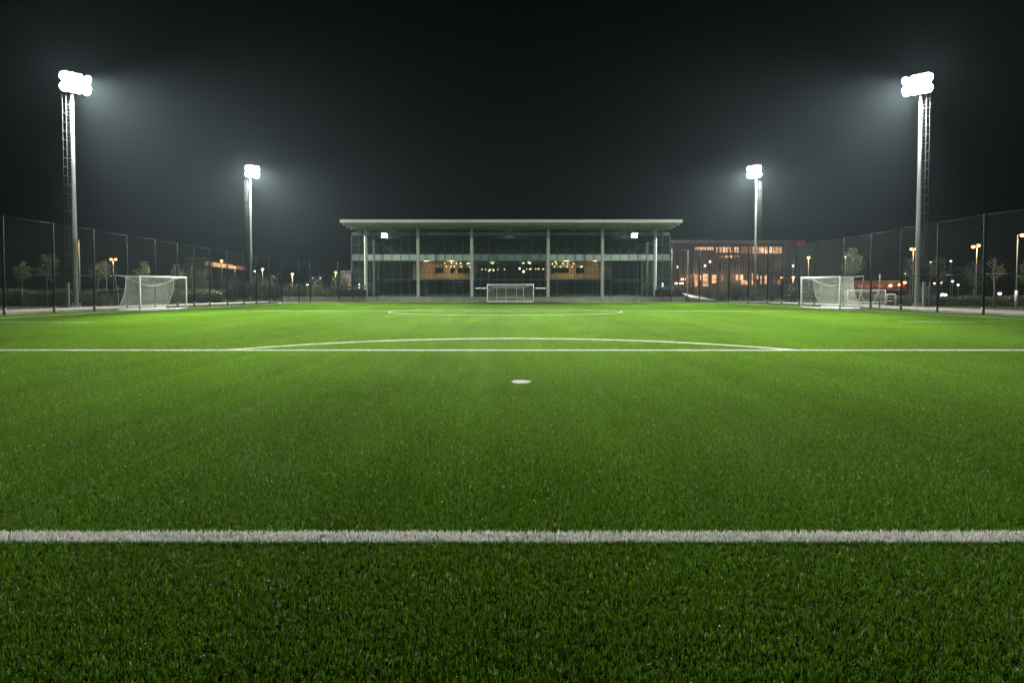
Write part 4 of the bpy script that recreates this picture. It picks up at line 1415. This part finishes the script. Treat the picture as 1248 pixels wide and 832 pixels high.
def hedge(poly, width, h0, name, label, cat, leaf, dens, seed, size=.12, group=None, ragged=.18):
    """poly: list of (x, y); leafy strip of given width and height"""
    t = thing(name, (poly[0][0], poly[0][1], -.03), label, cat, group)
    g = np.random.default_rng(seed)
    core = MB()
    C = []
    for (a, b) in zip(poly, poly[1:]):
        p, q = Vector((*a, 0)), Vector((*b, 0))
        dv = q - p
        ln = dv.length
        ang = math.atan2(dv.y, dv.x)
        core.box((p + q) / 2 + Vector((0, 0, h0 * .40)), (ln, width * .72, h0 * .8), Matrix.Rotation(ang, 3, 'Z'))
        dx = dv / ln
        nv = Vector((-dx.y, dx.x, 0))
        n = int(ln * dens)
        u = g.uniform(0, ln, n)
        # shell sampling: sides and top
        pick = g.uniform(0, 1, n)
        hh = h0 * (1 + ragged * np.sin(u * 1.7 + seed) * .5 + ragged * g.normal(0, .5, n) * .5)
        w_ = np.where(pick < .36, -width / 2, np.where(pick < .5, width / 2, g.uniform(-width / 2, width / 2, n))) + g.normal(0, .10, n)
        z = np.where(pick < .5, g.uniform(0.02, 1, n) * hh, hh + g.normal(0, .05, n))
        C.append(np.stack([p.x + dx.x * u + nv.x * w_, p.y + dx.y * u + nv.y * w_, z], 1))
    core.build('stems', M['stem'], t)
    leaves_mesh('foliage', np.concatenate(C), size, M[leaf], t, seed)
    return t


hedge([(-75, 57.6), (-47, 57.6), (-38.2, 58.6)], 2.2, 1.30, 'hedge', 'long clipped hedge behind the gravel path at left', 'hedge', 'leaf_olive', 420, 31)
hedge([(-37.4, 59.0), (-34.9, 63), (-33.0, 70)], 1.8, 1.35, 'hedge', 'hedge seen through the left goal net', 'hedge', 'leaf_green', 380, 32)
hedge([(34.8, 60.5), (38.6, 57.6), (60, 56.8)], 1.8, .78, 'hedge', 'low hedge along the gravel path at right', 'hedge', 'leaf_olive', 420, 33)
hedge([(WX(1026, 101), 101), (WX(1112, 101), 101)], 1.8, WZ(351.6, 101), 'hedge', 'dark hedge hiding the foot of the red brick outbuilding', 'hedge', 'leaf_dark', 380, 36)
hedge([(WX(411, 78.2), 78.2), (WX(445, 78.2), 78.2)], 1.6, WZ(349.6, 78.2), 'hedge', 'dark clipped hedge at the left corner of the glass building', 'hedge', 'leaf_dark', 520, 34, ragged=.06)
hedge([(WX(800, 78.2), 78.2), (WX(832, 78.2), 78.2)], 1.6, WZ(349.6, 78.2), 'hedge', 'dark clipped hedge at the right corner of the glass building', 'hedge', 'leaf_dark', 520, 35, ragged=.06)


def shrub(x, y, h, w, leaf, seed, label, group):
    t = thing('shrub', (x, y, -.03), label, 'shrub', group)
    rnd = random.Random(seed)
    g = np.random.default_rng(seed)
    st = MB()
    cl = []
    for k in range(9):
        a = rnd.uniform(0, 2 * PI)
        r = w * .5 * rnd.uniform(.2, .9)
        tip = Vector((x + math.cos(a) * r, y + math.sin(a) * r, h * rnd.uniform(.5, .95)))
        st.tube([(x, y, -.03), Vector((x, y, 0)).lerp(tip, .55) + Vector((0, 0, .1)), tip], [.035, .025, .01], 5)
        cl += [tip, Vector((x, y, 0)).lerp(tip, .7), Vector((x, y, 0)).lerp(tip, .4) + Vector((math.cos(a), math.sin(a), 0)) * w * .15]
    st.build('stem', M['stem'], t)
    T = np.array([tuple(p) for p in cl])
    n = int(420 * w * h / 2)
    C = T[g.integers(0, len(T), n)] + g.normal(0, .26 * w * .5, (n, 3))
    C[:, 2] = np.clip(C[:, 2], .03, h * 1.1)
    leaves_mesh('foliage', C, .17, M[leaf], t, seed)
    return t


lab_l = 'dark leafy shrub in the bank behind the fence left of the glass building'
lab_r = 'dark leafy shrub in the bank before the lit long building'
for k in range(15):
    x = -36 + k * 1.05 + random.uniform(-.5, .5)
    y = 77 + random.uniform(-2, 4)
    shrub(x, y, random.uniform(1.7, 3.3), random.uniform(1.6, 2.6), 'leaf_green' if k % 3 == 0 else 'leaf_dark', 50 + k, lab_l, 'shrubs in the left bank')
for k in range(15):
    x = 25.5 + k * 1.25 + random.uniform(-.5, .5)
    y = 78 + random.uniform(-2.5, 5)
    shrub(x, y, random.uniform(1.3, 2.5), random.uniform(1.6, 2.6), 'leaf_green' if k % 4 == 0 else 'leaf_dark', 80 + k, lab_r, 'shrubs in the right bank')

# ------------------------------------------------------------------ night air
hz = MB().bx(-440, 440, -170, 640, -1.1, 42)
mh, nt, out = new_mat('night_haze')
pv = N(nt, 'ShaderNodeVolumePrincipled')
pv.inputs['Color'].default_value = (0.72, 0.90, 1.0, 1)
pv.inputs['Density'].default_value = 0.000070
pv.inputs['Anisotropy'].default_value = 0.6
nt.links.new(pv.outputs[0], out.inputs['Volume'])
mh.cycles.volume_sampling = 'EQUIANGULAR'
hzo = hz.build('haze', mh)
tag(hzo, 'thin night haze lit by the floodlights', 'haze', kind='stuff')

# ------------------------------------------------------------------ world: moonless night sky
wd = bpy.data.worlds.new('World')
scene.world = wd
wd.use_nodes = True
wn = wd.node_tree
bg = wn.nodes['Background']
sky = wn.nodes.new('ShaderNodeTexSky')
sky.sky_type = 'NISHITA'
sky.sun_disc = False
sky.sun_elevation = R(-9)
sky.sun_rotation = R(200)
wn.links.new(sky.outputs[0], bg.inputs[0])
bg.inputs[1].default_value = 0.05

# ------------------------------------------------------------------ camera and render
cam = bpy.data.cameras.new('camera')
cam.sensor_width = 36
cam.lens = F / 1248 * 36
PITCH = 1.6
cam.shift_y = -((416 - HY) - F * math.tan(R(PITCH))) / 1248
cam.clip_start = .05
cam.clip_end = 2000
co = bpy.data.objects.new('camera', cam)
co.location = (0, 0, EYE)
co.rotation_euler = (R(90 - PITCH), 0, 0)
col.objects.link(co)
scene.camera = co

scene.render.engine = 'CYCLES'
cy = scene.cycles
cy.max_bounces = 6
cy.diffuse_bounces = 2
cy.glossy_bounces = 3
cy.transmission_bounces = 3
cy.transparent_max_bounces = 12
cy.volume_bounces = 0
cy.sample_clamp_indirect = 3
cy.sample_clamp_direct = 0
cy.caustics_reflective = False
cy.caustics_refractive = False
cy.use_denoising = True
cy.denoising_prefilter = 'ACCURATE'
cy.use_adaptive_sampling = True
cy.adaptive_threshold = 0.01
vs_ = scene.view_settings
vs_.view_transform = 'Standard'
vs_.look = 'None'
vs_.exposure = 0
vs_.gamma = 1
